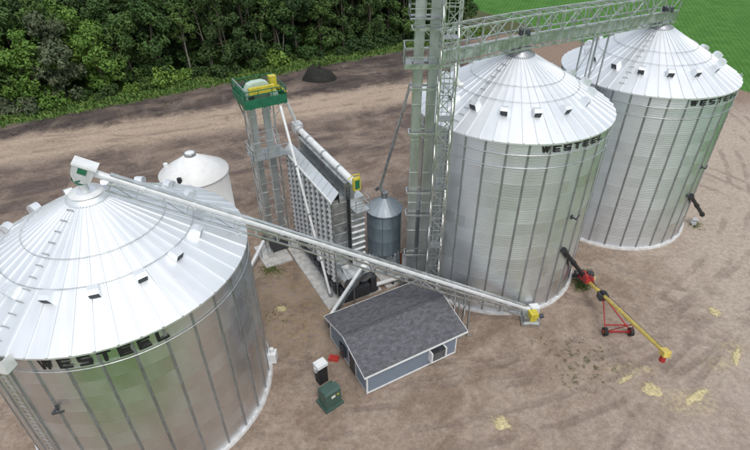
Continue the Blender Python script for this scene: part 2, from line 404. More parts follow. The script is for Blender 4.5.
# ------------------------------------------------------------------ ground
def ground():
    def axis(lo, hi, step, far):
        a = list(np.arange(lo, hi + 1e-6, step)); ext = []; d = step; x = hi
        while x < far: d *= 1.5; x += d; ext.append(x)
        neg = []; d = step; x = lo
        while x > -far: d *= 1.5; x -= d; neg.append(x)
        return neg[::-1] + a + ext
    xs = axis(-75, 75, 0.75, 1800); ys = axis(6, 125, 0.75, 1800)
    vs = []
    for y in ys:
        for x in xs:
            z = 0.0
            if -80 < x < 80 and 0 < y < 130:
                e = min(1, (80 - abs(x)) / 10, y / 6, (130 - y) / 8)
                z = 0.05 * mnoise.noise(Vector((x * 0.25, y * 0.25, 1.0))) + 0.035 * mnoise.noise(Vector((x * 0.9, y * 0.9, 5.0)))
                s = 0.511 * (x + 55) - 0.86 * (y - 71)
                k = max(0.0, 1 - abs(s - 7.0) / 6.0)
                z += k * 0.45 * max(0, mnoise.noise(Vector((x * 0.22, y * 0.22, 9.0))) + 0.15)
                far = 0.354 * (x + 48.7) - 0.935 * (y - 60)
                if 5 < far < 22: z += 0.10 * mnoise.noise(Vector((x * 0.5, y * 0.5, 3.0)))
                z = z * e - 0.03
            vs.append((x, y, z))
    nx = len(xs)
    fs = [(j * nx + i, j * nx + i + 1, (j + 1) * nx + i + 1, (j + 1) * nx + i) for j in range(len(ys) - 1) for i in range(nx - 1)]
    me = bpy.data.meshes.new('ground'); me.from_pydata(vs, [], fs); me.materials.append(MAT['ground'])
    me.polygons.foreach_set('use_smooth', [True] * len(fs))
    o = bpy.data.objects.new('ground', me); col.objects.link(o); struct(o)
ground()

pad = MB().ubox(11.35, 16.4, 28.7, 40.3, -0.3, 0.14).build('dryer_pad', 'concrete'); struct(pad)
pad = MB().ubox(16.9, 20.6, 28.6, 33.6, -0.3, 0.10).build('hopper_bin_pad', 'concrete'); struct(pad)
pad = MB().ubox(8.6, 11.2, 36.4, 40.0, -0.3, 0.11).build('elevator_pad', 'concrete'); struct(pad)

# ------------------------------------------------------------------ grain bins
TAN = 0.557
def sheet_mesh(R, th, amp, seg=6, corr=10):
    vs = []; fs = []; ns = corr * 4 + 1
    span = 2 * PI / 16
    for i in range(seg + 1):
        a = span * i / seg
        for j in range(ns):
            z = th * j / (ns - 1)
            r = R + amp * math.sin(2 * PI * corr * j / (ns - 1)) + (0.004 if j < 2 else 0.0)
            vs.append((r * math.cos(a), r * math.sin(a), z))
    for i in range(seg):
        for j in range(ns - 1): fs.append((i * ns + j, (i + 1) * ns + j, (i + 1) * ns + j + 1, i * ns + j + 1))
    me = bpy.data.meshes.new('wall_sheet'); me.from_pydata(vs, [], fs); me.materials.append(MAT['wall'])
    me.polygons.foreach_set('use_smooth', [True] * len(fs)); return me
def stiff_mesh(R, h):
    mb = MB(); prof = [(-0.085, 0.0), (-0.055, 0.055), (0.055, 0.055), (0.085, 0.0)]
    vs = []
    for z in (0.12, h - 0.02):
        for y, x in prof: vs.append((R - 0.005 + x, y, z))
    mb.add(vs, [(0, 1, 5, 4), (1, 2, 6, 5), (2, 3, 7, 6), (4, 5, 6, 7), (3, 2, 1, 0)])
    for k in range(1, int(h / 1.1)):                       # bolted splice collars
        z = k * 1.1
        mb.box((R + 0.03, -0.068, z - 0.09), (R + 0.06, 0.068, z + 0.09))
    me = mb.mesh('stiffener'); me.materials.append(MAT['stiff']); return me
def panel_mesh(R, r0=1.0):
    # one roof sheet: flat pan between two raised ribs, lip at the eave
    half = PI / 48; Ro = R + 0.16; vs = []; fs = []
    rr = [r0, r0 + (Ro - r0) * 0.34, r0 + (Ro - r0) * 0.68, Ro, Ro + 0.005]
    for i, r in enumerate(rr):
        z = (R - r) * TAN - (0.09 if i == 4 else 0.0)
        hw = r * math.tan(half)
        rb = min(0.075, hw * 0.45)
        sag = -0.012 if 0 < i < 3 else 0.0
        for y, dz in ((-hw, 0.065), (-hw + rb * 0.55, 0.065), (-hw + rb, 0.0), (0, 0.006 + sag), (hw - rb, 0.0), (hw - rb * 0.55, 0.065), (hw, 0.065)):
            vs.append((r, y, z + (dz if i < 4 else 0)))
    for i in range(4):
        for j in range(6): fs.append((i * 7 + j, (i + 1) * 7 + j, (i + 1) * 7 + j + 1, i * 7 + j + 1))
    me = bpy.data.meshes.new('roof_panel'); me.from_pydata(vs, [], fs); me.materials.append(MAT['roof']); return me
def vent_meshes():
    # neck through the roof and a hood that opens down the slope (local +x = down the slope, along the roof plane)
    mb = MB(); w_ = 0.24
    pts = [(-0.34, -0.06), (-0.34, 0.30), (-0.24, 0.46), (0.02, 0.52), (0.26, 0.46), (0.22, 0.40), (0.10, 0.40), (0.10, -0.06)]
    k = len(pts)
    vs = [(x, -w_, z) for x, z in pts] + [(x, w_, z) for x, z in pts]
    mb.add(vs, [tuple(range(k)), tuple(range(2 * k - 1, k - 1, -1))] + [(i, k + i, k + (i + 1) % k, (i + 1) % k) for i in range(k)])
    for s in (-w_ - .02, w_):
        mb.add([(0.08, s, -.02), (0.30, s, -.02), (0.27, s, .45), (.08, s, .45), (0.08, s + .02, -.02), (0.30, s + .02, -.02), (0.27, s + .02, .45), (.08, s + .02, .45)], [(0, 1, 2, 3), (7, 6, 5, 4), (0, 4, 5, 1), (1, 5, 6, 2), (2, 6, 7, 3)])
    hood = mb.mesh('roof_vent'); hood.materials.append(MAT['roof'])
    mo = MB().add([(0.20, -w_ + .01, 0.40), (0.20, w_ - .01, 0.40), (0.28, w_ - .01, 0.03), (0.28, -w_ + .01, 0.03)], [(0, 1, 2, 3)])
    op = mo.mesh('vent_opening'); op.materials.append(MAT['darkmetal'])
    return hood, op
VENT = vent_meshes()

GLYPH = {}
def glyph(ch):
    """bold block capitals in the unit square, cut fine enough to wrap round the wall"""
    if ch in GLYPH: return GLYPH[ch]
    h_, v_ = 0.215, 0.27
    q = {'E': [(0, 0, v_, 1), (v_, 0, 1, h_), (v_, 1 - h_, 1, 1), (v_, .5 - h_ / 2, .9, .5 + h_ / 2)],
         'T': [(0, 1 - h_, 1, 1), (.5 - v_ / 2, 0, .5 + v_ / 2, 1 - h_)],
         'L': [(0, 0, v_, 1), (v_, 0, 1, h_)],
         'S': [(.04, 1 - h_, .97, 1), (0, .5, v_, .95), (.03, .5 - h_ / 2, .97, .5 + h_ / 2), (1 - v_, .05, 1, .5), (.03, 0, .96, h_)],
         'W': []}[ch]
    vs = []; fs = []
    def quad(p):
        nn = 4
        for k in range(nn + 1):
            f = k / nn
            for a, b in ((p[0], p[1]), (p[3], p[2])): vs.append((a[0] + (b[0] - a[0]) * f, a[1] + (b[1] - a[1]) * f))
        o = len(vs) - 2 * (nn + 1)
        for k in range(nn): fs.append((o + 2 * k, o + 2 * k + 2, o + 2 * k + 3, o + 2 * k + 1))
    for x0, y0, x1, y1 in q: quad([(x0, y0), (x1, y0), (x1, y1), (x0, y1)])
    if ch == 'W':
        for xa, xb in ((0.0, 0.19), (0.40, 0.21), (0.42, 0.61), (0.80, 0.60)):
            quad([(xb, 0), (xb + .20, 0), (xa + .20, 1), (xa, 1)])
    GLYPH[ch] = (vs, fs); return GLYPH[ch]

def grain_bin(label, c, R, h, tiers, stiff0, vent0, let0, let1, letz, rings, roofrings, lad_a, near=False):
    t = thing('grain_bin', label, 'grain bin', (c[0], c[1], 0), 'corrugated steel grain bins')
    MB().lathe((c[0], c[1], 0), [(R - 0.6, 0.0), (R - 0.6, 0.16), (R + 0.06, 0.19), (R + 0.26, 0.13), (R + 0.28, -0.3)], 96).build('foundation', 'concrete', t)
    # crumpled sealant bead where the wall meets the concrete
    mb = MB(); vs = []; fs = []; nn = 220
    for i in range(nn):
        a = 2 * PI * i / nn; q = mnoise.noise(Vector((math.cos(a) * 16, math.sin(a) * 16, R)))
        for r, z in ((R - 0.02, 0.17), (R + 0.09 + 0.05 * q, 0.21 + 0.04 * q), (R + 0.17 + 0.07 * q, 0.16)): vs.append((c[0] + r * math.cos(a), c[1] + r * math.sin(a), z))
    for i in range(nn):
        for j in range(2): fs.append((i * 3 + j, ((i + 1) % nn) * 3 + j, ((i + 1) % nn) * 3 + j + 1, i * 3 + j + 1))
    mb.add(vs, fs).build('base_flashing', 'flash', t)
    z0 = 0.15; th = (h - z0) / tiers
    sm = sheet_mesh(R, th, 0.0045 if near else 0.013)
    for k in range(tiers):
        for i in range(16):
            inst('wall_sheet', sm, t, (0, 0, z0 + k * th), R_(stiff0) + 2 * PI * (i + 0.5 * (k % 2)) / 16)
    st = stiff_mesh(R, h)
    for i in range(32): inst('stiffener', st, t, (0, 0, 0), R_(stiff0) + 2 * PI * i / 32)
    pm = panel_mesh(R)
    for i in range(48): inst('roof_panel', pm, t, (0, 0, h), R_(stiff0) + 2 * PI * (i + 0.5) / 48)
    for r in roofrings:
        rg = MB().ring((c[0], c[1], h + (R - r) * TAN + 0.115), r, 0.021, 72)
        for i in range(24):
            a = R_(stiff0) + 2 * PI * i / 24
            z = h + (R - r) * TAN
            x, y = c[0] + r * math.cos(a), c[1] + r * math.sin(a)
            rg.box((x - 0.025, y - 0.025, z), (x + 0.025, y + 0.025, z + 0.11))
        rg.build('roof_ring', 'galv', t)
    for z in rings:
        MB().ring((c[0], c[1], h - z), R + 0.085, 0.03, 96).build('wind_ring', 'galv', t)
    tilt = math.atan(TAN)
    for i in range(16):
        a = R_(vent0 + 22.5 * i); r = 5.35
        v = inst('roof_vent', VENT[0], t, (r * math.cos(a), r * math.sin(a), h + (R - r) * TAN))
        v.rotation_euler = (0, tilt, a)
        inst('vent_opening', VENT[1], v)
    # roof ladder: rails and rungs from the peak to the eave
    a = R_(lad_a); ca, sa = math.cos(a), math.sin(a)
    def rp(r, s, dz): return (c[0] + r * ca - s * sa, c[1] + r * sa + s * ca, h + (R - r) * TAN + dz)
    r = 1.3
    while r < R - 0.1:
        MB().beam(rp(r, -0.2, 0.10), rp(r, 0.2, 0.10), 0.045).beam(rp(r, -0.2, 0.0), rp(r, -0.2, 0.1), 0.03).beam(rp(r, 0.2, 0.0), rp(r, 0.2, 0.1), 0.03).build('roof_step', 'galv', t); r += 0.55
    # peak cap
    zt = h + (R - 1.0) * TAN
    if near: MB().lathe((c[0], c[1], zt), [(1.12, -0.04), (1.10, 0.075), (0.30, 0.45), (0.0, 0.45)], 32).build('peak_cap', 'roof', t)
    else: MB().lathe((c[0], c[1], zt), [(1.12, -0.04), (1.10, 0.075), (0.62, 0.30), (0.60, 0.52), (0.50, 0.60), (0.0, 0.62)], 32).build('peak_cap', 'stiff', t)
    # lettering just below the eave
    word = 'WESTEEL'; step = (let1 - let0) / len(word)
    for i, ch in enumerate(word):
        vs, fs = glyph(ch); out = []
        for gx, gy in vs:
            an = R_(let0 + step * (i + 0.08 + 0.70 * gx)); zz = h - letz[1] + (letz[1] - letz[0]) * gy; rr = R + 0.066
            out.append((c[0] + rr * math.cos(an), c[1] + rr * math.sin(an), zz))
        MB().add(out, fs).build('letter', 'blackp', t)
    return t

CM, CR, CL = (10.607, 37.522), (24.798, 45.968), (-15.476, 23.440)
HM, HR, HL = 15.47, 15.16, 12.045
RB, RL = 7.3, 7.709
binM = grain_bin('tall galvanised grain bin beside the elevator legs, inclined conveyor ending at its foot', CM, RB, HM, 14, -104.5, -87.5, -87.5, -44.5, (0.32, 0.78), (0.98, 1.93), (3.40, 4.60), -137)
binR = grain_bin('farthest galvanised grain bin at the right, in front of the green field', CR, RB, HR, 14, -100.0, -99.5, -87.5, -42.0, (0.32, 0.78), (0.98, 1.85), (3.40, 4.60), -131)
binL = grain_bin('nearest, lowest galvanised grain bin at the left with conveyor head on its peak', CL, RL, HL, 11, -71.8, -69.5, -91.8, -46.5, (0.26, 0.95), (1.15,), (3.68, 5.05), -107, True)

def on_wall(c, R, adeg, z, dr=0.0):
    a = R_(adeg); return Vector((c[0] + (R + dr) * math.cos(a), c[1] + (R + dr) * math.sin(a), z))
# eave hatch on the near bin, level sensors, manholes
def roof_hatch(t, c, R, h, adeg, r):
    a = R_(adeg); mb = MB(); ca, sa = math.cos(a), math.sin(a)
    vs = []
    for dr, s, dz in ((-.5, -.42, 0.02), (.5, -.42, 0.02), (.5, .42, 0.02), (-.5, .42, 0.02), (-.5, -.42, .32), (.5, -.42, .32), (.5, .42, .32), (-.5, .42, .32)):
        rr = r + dr; vs.append((c[0] + rr * ca - s * sa, c[1] + rr * sa + s * ca, h + (R - rr) * TAN + dz))
    mb.add(vs, [(3, 2, 1, 0), (4, 5, 6, 7), (0, 1, 5, 4), (1, 2, 6, 5), (2, 3, 7, 6), (3, 0, 4, 7)])
    mb.build('roof_hatch', 'roof', t)
def eave_platform(t, c, R, h, adeg):
    a = R_(adeg); ca, sa = math.cos(a), math.sin(a)
    def q(r, s_): return (c[0] + r * ca - s_ * sa, c[1] + r * sa + s_ * ca)
    MB().hexa([q(R + .12, -.45), q(R + .75, -.45), q(R + .75, .45), q(R + .12, .45)], h - .62, h - .55).build('eave_platform', 'galv', t)
    for r0, r1, s0, s1 in ((R + .72, R + .75, -.45, .45), (R + .14, R + .72, -.48, -.45), (R + .14, R + .72, .45, .48)):
        MB().hexa([q(r0, s0), q(r1, s0), q(r1, s1), q(r0, s1)], h - .55, h + .25).build('platform_panel', 'white', t)
eave_platform(binL, CL, RL, HL, -101.5)
def wall_fitting(t, c, R, adeg, z):
    p = on_wall(c, R, adeg, z, 0.05); q = on_wall(c, R, adeg, z, 0.42); s = on_wall(c, R, adeg + 4, z + 0.1, 0.3)
    MB().tube(p, q, 0.07, n=8).beam(q, s, 0.09, 0.08).tube(p + Vector((0, 0, -0.2)), p + Vector((0, 0, 0.18)), 0.05, n=8).build('level_sensor', 'darkmetal', t)
wall_fitting(binL, CL, RL, -94, 8.15)
wall_fitting(binM, CM, RB, -56, 8.7)
wall_fitting(binR, CR, RB, -54, 8.1)
# eave ladder and cage of the near bin at the left edge
def wall_ladder(t, c, R, h, adeg, mt='galv'):
    a = R_(adeg); tx, ty = -math.sin(a), math.cos(a)
    mb = MB()
    for s in (-0.22, 0.22):
        p = on_wall(c, R, adeg, 0.4, 0.16); mb.beam((p.x + tx * s, p.y + ty * s, 0.4), (p.x + tx * s, p.y + ty * s, h + 0.2), 0.04)
    z = 0.6
    while z < h:
        p = on_wall(c, R, adeg, z, 0.16); mb.beam((p.x - tx * .22, p.y - ty * .22, z), (p.x + tx * .22, p.y + ty * .22, z), 0.03); z += 0.33
    mb.build('wall_ladder', mt, t)
wall_ladder(binL, CL, RL, HL - .7, -108)
wall_ladder(binR, CR, RB, HR, -20)
# unloading tubes that come out of the wall (parts of their bins)
def unload_tube(t, a, b, foot=None):
    o = MB().tube(a, b, 0.17, n=12); a = Vector(a); b = Vector(b); d = (b - a).normalized()
    o.tube(a - d * 0.05, a + d * 0.25, 0.25, n=12).tube(b - d * 0.3, b, 0.24, n=12).tube(a + (b - a) * .45, a + (b - a) * .52, 0.22, n=12)
    o.build('unload_tube', 'black', t)
unload_tube(binM, on_wall(CM, RB, -57.5, 5.75, 0.2), (18.05, 33.65, 1.05))
unload_tube(binR, on_wall(CR, RB, -55, 5.2, 0.2), (33.3, 42.9, 1.0))
MB().tube((32.9, 42.85, 0.35), (32.5, 42.6, 0.7), 0.2, n=12).box((32.3, 42.4, 0.0), (32.7, 42.8, 0.35)).build('unload_motor', 'ltgrey', binR)
# small aeration box at the foot of the near bin
p = on_wall(CL, RL, 14, 0.5, 0.3)
MB().box((p.x - .25, p.y - .35, 0.12), (p.x + .35, p.y + .3, 1.0)).tube((p.x + .05, p.y, 1.0), (p.x + .05, p.y, 1.35), .16).build('aeration_box', 'white', binL)

# ------------------------------------------------------------------ inclined conveyor from the ground to the near bin's peak
HA, TA = Vector((-14.9, 23.40, 17.30)), Vector((12.70, 29.60, 0.85))
cd_ = (TA - HA).normalized(); cside = cd_.cross(Vector((0, 0, 1))).normalized(); cup = cside.cross(cd_)
def C3(t, s=0.0, k=0.0): return HA + (TA - HA) * t + cside * s + cup * k
inc = thing('inclined_conveyor', 'long inclined truss conveyor rising over the control building to the near bin', 'conveyor', (12.7, 29.6, 0))
mb = MB().tube(C3(0.006, 0, 0.02), C3(0.985, 0, 0.02), 0.20, n=14)
for i in range(1, 12): mb.tube(C3(i / 12 - 0.003, 0, 0.02), C3(i / 12 + 0.003, 0, 0.02), 0.235, n=14)
mb.build('conveyor_tube', 'convw', inc)
mb = MB().beam(C3(0.03, 0.0, 0.26), C3(0.97, 0.0, 0.26), 0.26, 0.05); mb.build('top_cover', 'galv', inc)
for s in (-0.30, 0.30):
    MB().beam(C3(0.03, s, -0.62), C3(0.975, s, -0.62), 0.09).build('lower_chord', 'galv', inc)
    MB().beam(C3(0.03, s, -0.16), C3(0.975, s, -0.16), 0.06).build('upper_chord', 'galv', inc)
NB = 22
for i in range(NB + 1):
    t0 = 0.035 + 0.93 * i / NB
    MB().beam(C3(t0, -0.3, -0.62), C3(t0, 0.3, -0.62), 0.05).beam(C3(t0, -0.3, -0.62), C3(t0, -0.3, -0.16), 0.05).beam(C3(t0, 0.3, -0.62), C3(t0, 0.3, -0.16), 0.05).build('cross_frame', 'galv', inc)
    if i < NB:
        t1 = t0 + 0.93 / NB; a_, b_ = (-0.62, -0.16) if i % 2 else (-0.16, -0.62)
        if i % 2 == 0: MB().beam(C3(t0, 0.3, a_), C3(t1, 0.3, b_), 0.035).build('diagonal_brace', 'galvd', inc)
# head: pale housing with white lid, green opening and drop spout on a round plate over the peak
def head_poly(pts, s0, s1, nm, mt, par):
    k = len(pts); vs = [HA + cd_ * (x - .22) + cside * s0 + cup * z for x, z in pts] + [HA + cd_ * (x - .22) + cside * s1 + cup * z for x, z in pts]
    return MB().add(vs, [tuple(range(k))[::-1], tuple(range(k, 2 * k))] + [(i, (i + 1) % k, k + (i + 1) % k, k + i) for i in range(k)]).build(nm, mt, par)
hd = head_poly([(-0.52, -0.25), (-0.58, 0.30), (0.48, 0.32), (0.48, -0.38), (0.15, -0.62), (-0.28, -0.62)], -0.36, 0.36, 'head_housing', 'palegreen', inc)
hd.data.materials[0] = MAT['ltgrey']
head_poly([(-0.62, 0.32), (-0.62, 0.44), (0.56, 0.44), (0.56, 0.32)], -0.42, 0.42, 'head_lid', 'white', inc)
head_poly([(-0.26, -0.05), (-0.26, 0.24), (0.16, 0.24), (0.16, -0.05)], 0.365, 0.42, 'inspection_cover', 'green', inc)
hb_ = HA + cd_ * (-.28) + cup * (-.60)
MB().lathe((hb_.x, hb_.y, 0), [(0.40, hb_.z + .12), (0.36, hb_.z - .02), (0.26, hb_.z - .22)], 16).build('spout_collar', 'green', inc)
MB().tube((hb_.x, hb_.y, hb_.z - .2), (CL[0], CL[1], 16.1), 0.24, n=16).build('drop_spout', 'ltgrey', inc)
MB().lathe((CL[0], CL[1], 16.08), [(0.88, -0.05), (0.87, 0.02), (0.3, 0.08), (0.0, 0.08)], 40).build('peak_plate', 'white', binL)
# supports: bracket at the bin eave, trestle beside the building, tail boot with yellow guard
def trestle(t, zfoot, nm, spread=0.5, footdx=0.0):
    pc = C3(t, 0, -0.62); mb = MB()
    for s in (-1, 1):
        a_ = C3(t, 0.3 * s, -0.6); b_ = Vector((a_.x + footdx, a_.y, zfoot)) + Vector((cside.x, cside.y, 0)) * (spread * s)
        mb.beam(a_, b_, 0.10)
        mb.beam(b_, b_ + Vector((0.5, 0.1, 0)), 0.06)
    a1 = C3(t, -0.42, -1.3); a2 = C3(t, 0.42, -1.3)
    if a_.z - zfoot > 1.5: mb.beam(a1, a2, 0.07); mb.beam(C3(t, -0.45, -0.7), Vector((a2.x, a2.y, max(zfoot + .2, a2.z - .8))), 0.05)
    return mb.build(nm, 'galvd', inc)
trestle(0.775, 0.0, 'support_trestle', 0.35); trestle(0.805, 0.0, 'support_trestle', 0.35)
a_ = C3(0.285, 0, -0.62); e_ = on_wall(CL, RL, 20, HL + 0.1, 0)
tt = 0.262
mb = MB()
for s in (-0.3, 0.3):
    q = C3(tt, s, -0.6); mb.beam(q, (q.x - 0.5, q.y, HL + 0.15), 0.08)
mb.build('eave_bracket', 'galv', inc)
pb = C3(0.985)
MB().box((pb.x - 0.45, pb.y - 0.75, 0.0), (pb.x + 0.75, pb.y + 0.45, 0.75)).build('tail_boot', 'galvd', inc)
MB().hexa([(pb.x - 0.6, pb.y - 0.85), (pb.x + 0.85, pb.y - 0.95), (pb.x + 0.95, pb.y + 0.5), (pb.x - 0.5, pb.y + 0.6)], 0.0, 0.28).build('tail_skid', 'galv', inc)
mb = MB(); g0 = Vector((pb.x + 0.0, pb.y - 0.85, 0)); 
mb.hexa([(g0.x, g0.y), (g0.x + 0.62, g0.y + 0.12), (g0.x + 0.5, g0.y + 0.72), (g0.x - 0.12, g0.y + 0.6)], 0.5, 1.25); mb.build('drive_guard', 'yellow', inc)
MB().tube((pb.x + .75, pb.y - .35, .62), (pb.x + 1.15, pb.y - .25, .62), .19).build('motor', 'darkmetal', inc)
MB().hexa([(pb.x + .35, pb.y + .15), (pb.x + 1.0, pb.y + .25), (pb.x + .95, pb.y + .85), (pb.x + .2, pb.y + .75)], .35, .95).build('inlet_hood', 'white', inc)

# ------------------------------------------------------------------ control building
bld = thing('control_building', 'small blue-grey building with shingle gable roof in the middle of the yard', 'building', W(10.24, 19.94, 0))
U0, U1, N0, N1, ZW, ZR = 10.24, 17.75, 19.94, 25.80, 2.42, 3.28
NC = (N0 + N1) / 2
def lap_siding(mb, p0, p1, out, z0, z1fun):
    # clapboards: each board a thin wedge, lower edge proud
    z = z0; bh = 0.155; k = 0
    p0 = Vector(p0); p1 = Vector(p1); out = Vector(out)
    while True:
        za = z; zb = min(z + bh, z1fun(0.5)[1]);
        q0, q1 = z1fun(None)(za, p0, p1) if callable(z1fun(None)) else (p0, p1)
        if zb - za < 0.01: break
        vs = [Vector((q0.x, q0.y, za)) + out * 0.030, Vector((q1.x, q1.y, za)) + out * 0.030, Vector((q1.x, q1.y, zb)) + out * 0.012, Vector((q0.x, q0.y, zb)) + out * 0.012, Vector((q0.x, q0.y, za)) + out * 0.010, Vector((q1.x, q1.y, za)) + out * 0.010]
        mb.add(vs, [(0, 1, 2, 3), (4, 5, 1, 0)])
        z += bh
        if z >= z1fun(0.5)[1] - 0.01: break
def front_fn(x):
    return None if x is None else (0, 2.35)
core = MB()
core.ubox(U0, U1, N0, N1, -0.05, ZW)
for uu in (U0, U1):
    a0, a1, a2 = W(uu, N0, ZW), W(uu, N1, ZW), W(uu, NC, ZR - 0.05)
ga = [W(U0 + .001, N0, ZW), W(U0 + .001, N1, ZW), W(U0 + .001, NC, ZR - 0.06), W(U1 - .001, N0, ZW), W(U1 - .001, N1, ZW), W(U1 - .001, NC, ZR - 0.06)]
core.add(ga, [(0, 1, 2), (5, 4, 3), (0, 2, 5, 3), (1, 4, 5, 2)])
core.build('wall', 'siding', bld)
mb = MB(); lap_siding(mb, (*W(U0 + .06, N0), 0), (*W(U1 - .06, N0), 0), (-NX[0], -NX[1], 0), 0.22, front_fn); sd1 = mb.build('siding', 'siding', bld); sd1['kind'] = 'stuff'
mb = MB(); lap_siding(mb, (*W(U0, N1 - .06), 0), (*W(U0, N0 + .06), 0), (-UX[0], -UX[1], 0), 0.22, front_fn); sd2 = mb.build('siding', 'siding', bld); sd2['kind'] = 'stuff'
mb = MB(); lap_siding(mb, (*W(U1, N0 + .06), 0), (*W(U1, N1 - .06), 0), (UX[0], UX[1], 0), 0.22, front_fn); sd3 = mb.build('siding', 'siding', bld); sd3['kind'] = 'stuff'
for uu, nn in ((U0, N0), (U1, N0), (U0, N1), (U1, N1)):
    MB().ubox(uu - .05, uu + .05, nn - .05, nn + .05, 0.02, 2.30).build('corner_trim', 'white', bld)
MB().ubox(U0 + .05, U1 - .05, N0 - .04, N0 + .02, 0.04, 0.22).build('base_trim', 'white', bld)
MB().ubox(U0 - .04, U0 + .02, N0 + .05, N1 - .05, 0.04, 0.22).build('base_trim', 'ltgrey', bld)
RU0, RU1, RN0, RN1 = U0 - 0.34, U1 + 0.72, N0 - 0.32, N1 + 0.32
sl_ = (ZR - ZW) / (NC - N0)
for sgn, ne in ((-1, RN0), (1, RN1)):
    ze = ZR - abs(NC - ne) * sl_
    vs = [W(RU0, ne, ze), W(RU1, ne, ze), W(RU1, NC, ZR), W(RU0, NC, ZR), W(RU0, ne, ze - .08), W(RU1, ne, ze - .08), W(RU1, NC, ZR - .08), W(RU0, NC, ZR - .08)]
    fs = [(0, 1, 2, 3), (7, 6, 5, 4), (0, 4, 5, 1), (1, 5, 6, 2), (3, 7, 4, 0)]
    if sgn > 0: fs = [f[::-1] for f in fs]
    o = MB().add(vs, fs).build('roof_slope', 'shingle', bld)
    uvl = o.data.uv_layers.new(name='UVMap')
    for lp in o.data.loops:
        vi = lp.vertex_index % 4
        uvl.data[lp.index].uv = ((RU1 - RU0) if vi in (1, 2) else 0.0, (abs(NC - ne) * 1.04) if vi in (2, 3) else 0.0)
    # eave and rake boards
    n_out = ne + (-0.02 if sgn < 0 else 0.02)
    MB().hexa([W(RU0 - .03, min(n_out, n_out + sgn * .035)), W(RU1 + .03, min(n_out, n_out + sgn * .035)), W(RU1 + .03, max(n_out, n_out + sgn * .035)), W(RU0 - .03, max(n_out, n_out + sgn * .035))], ze - .17, ze - .005).build('eave_board', 'white', bld)
    for uu in (RU0 - .02, RU1 + .02):
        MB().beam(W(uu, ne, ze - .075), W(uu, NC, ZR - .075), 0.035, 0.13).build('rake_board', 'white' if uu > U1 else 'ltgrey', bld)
MB().add([W(RU0, NC - .16, ZR - .16 * sl_ + .018), W(RU1, NC - .16, ZR - .16 * sl_ + .018), W(RU1, NC, ZR + .03), W(RU0, NC, ZR + .03), W(RU1, NC + .16, ZR - .16 * sl_ + .018), W(RU0, NC + .16, ZR - .16 * sl_ + .018)], [(0, 1, 2, 3), (3, 2, 4, 5)]).build('ridge_cap', 'ridge', bld)
# wall air conditioner framed in white, door on the left gable
ac = MB().ubox(15.35, 16.55, N0 - .42, N0 + .0, 0.75, 1.62).build('wall_unit', 'darkmetal', bld)
for a4 in ((15.28, 15.40, N0 - .46, N0 - .02, .68, 1.68), (16.50, 16.62, N0 - .46, N0 - .02, .68, 1.68), (15.40, 16.50, N0 - .46, N0 - .02, .68, .78)):
    MB().ubox(*a4).build('frame', 'white', ac)
for i in range(5): MB().ubox(15.42, 16.48, N0 - .445, N0 - .425, .86 + i * .15, .90 + i * .15).build('grille_slat', 'galvd', ac)
dr = MB().ubox(U0 - .06, U0 + .0, 21.6, 22.55, 0.06, 2.08).build('door', 'white', bld); dr.data.materials[0] = MAT['darkmetal']
for q4 in ((21.50, 21.595, .06, 2.16), (22.555, 22.65, .06, 2.16), (21.595, 22.555, 2.085, 2.16)): MB().ubox(U0 - .07, U0 - .005, *q4[:2], *q4[2:]).build('door_frame', 'ltgrey', dr)
MB().ubox(U0 - .12, U0 - .06, 22.38, 22.46, 0.98, 1.08).build('door_handle', 'galv', dr)
MB().ubox(U0 - .34, U0 - .05, 23.0, 23.5, .75, 1.65).build('meter_box', 'darkmetal', bld)
MB().ubox(U0 - .16, U0 - .05, 23.7, 24.0, 1.0, 1.5).build('conduit_box', 'darkmetal', bld)

# ------------------------------------------------------------------ transformer, cabinet, red fuel can
tr = thing('pad_transformer', 'dark green pad-mounted transformer box in front of the building', 'transformer', (-3.25, 21.5, 0))
A_ = Vector((-3.33, 20.95)); ex = Vector((1.02, 0.80)).normalized(); ey = Vector((-ex.y, ex.x))
def T4(a, b, c_, d): return [tuple(A_ + ex * p + ey * q) for p, q in ((a, c_), (b, c_), (b, d), (a, d))]
MB().hexa(T4(-.12, 1.34, -.10, 1.20), -0.05, 0.16).build('plinth', 'tgreen', tr)
MB().hexa(T4(0, 1.22, 0.02, 0.62), 0.16, 1.62).build('front_cabinet', 'tgreen', tr)
MB().hexa(T4(0.04, 1.18, 0.62, 1.08), 0.16, 1.40).build('tank', 'tgreen', tr)
k = T4(-.03, 1.25, -.02, 0.66); k2 = T4(0.02, 1.2, .10, .60)
MB().add([(*p, 1.62) for p in k] + [(*p, 1.76) for p in k2], [(4, 5, 6, 7), (0, 1, 5, 4), (1, 2, 6, 5), (2, 3, 7, 6), (3, 0, 4, 7), (3, 2, 1, 0)]).build('lid', 'tgreen', tr)
MB().hexa(T4(.45, .75, .0, .018), 1.05, 1.27).build('warning_label', 'sticker', tr)
MB().hexa(T4(.88, 1.06, .0, .018), 1.11, 1.23).build('warning_label', 'yellow', tr)
pd = thing('meter_cabinet', 'black metering cabinet with a white top behind the green transformer', 'cabinet', (-3.9, 23.4, 0))
A_ = Vector((-4.0, 23.15))
MB().hexa(T4(0, .72, 0, .55), -0.05, 1.65).build('cabinet_body', 'black', pd)
MB().hexa(T4(-.06, .78, -.06, .61), 1.65, 1.92).build('cabinet_top', 'white', pd)
MB().hexa(T4(-.14, .02, .15, .45), 1.25, 1.62).build('meter', 'ltgrey', pd)
fc = thing('fuel_can', 'small red plastic can lying on the ground by the building wall', 'fuel can', (-3.2, 25.5, 0))
MB().hexa([(-3.55, 25.35), (-2.85, 25.2), (-2.75, 25.62), (-3.45, 25.78)], -0.03, 0.26).hexa([(-3.42, 25.40), (-2.92, 25.3), (-2.86, 25.56), (-3.36, 25.68)], .26, .34).build('can_body', 'plastic_r', fc)
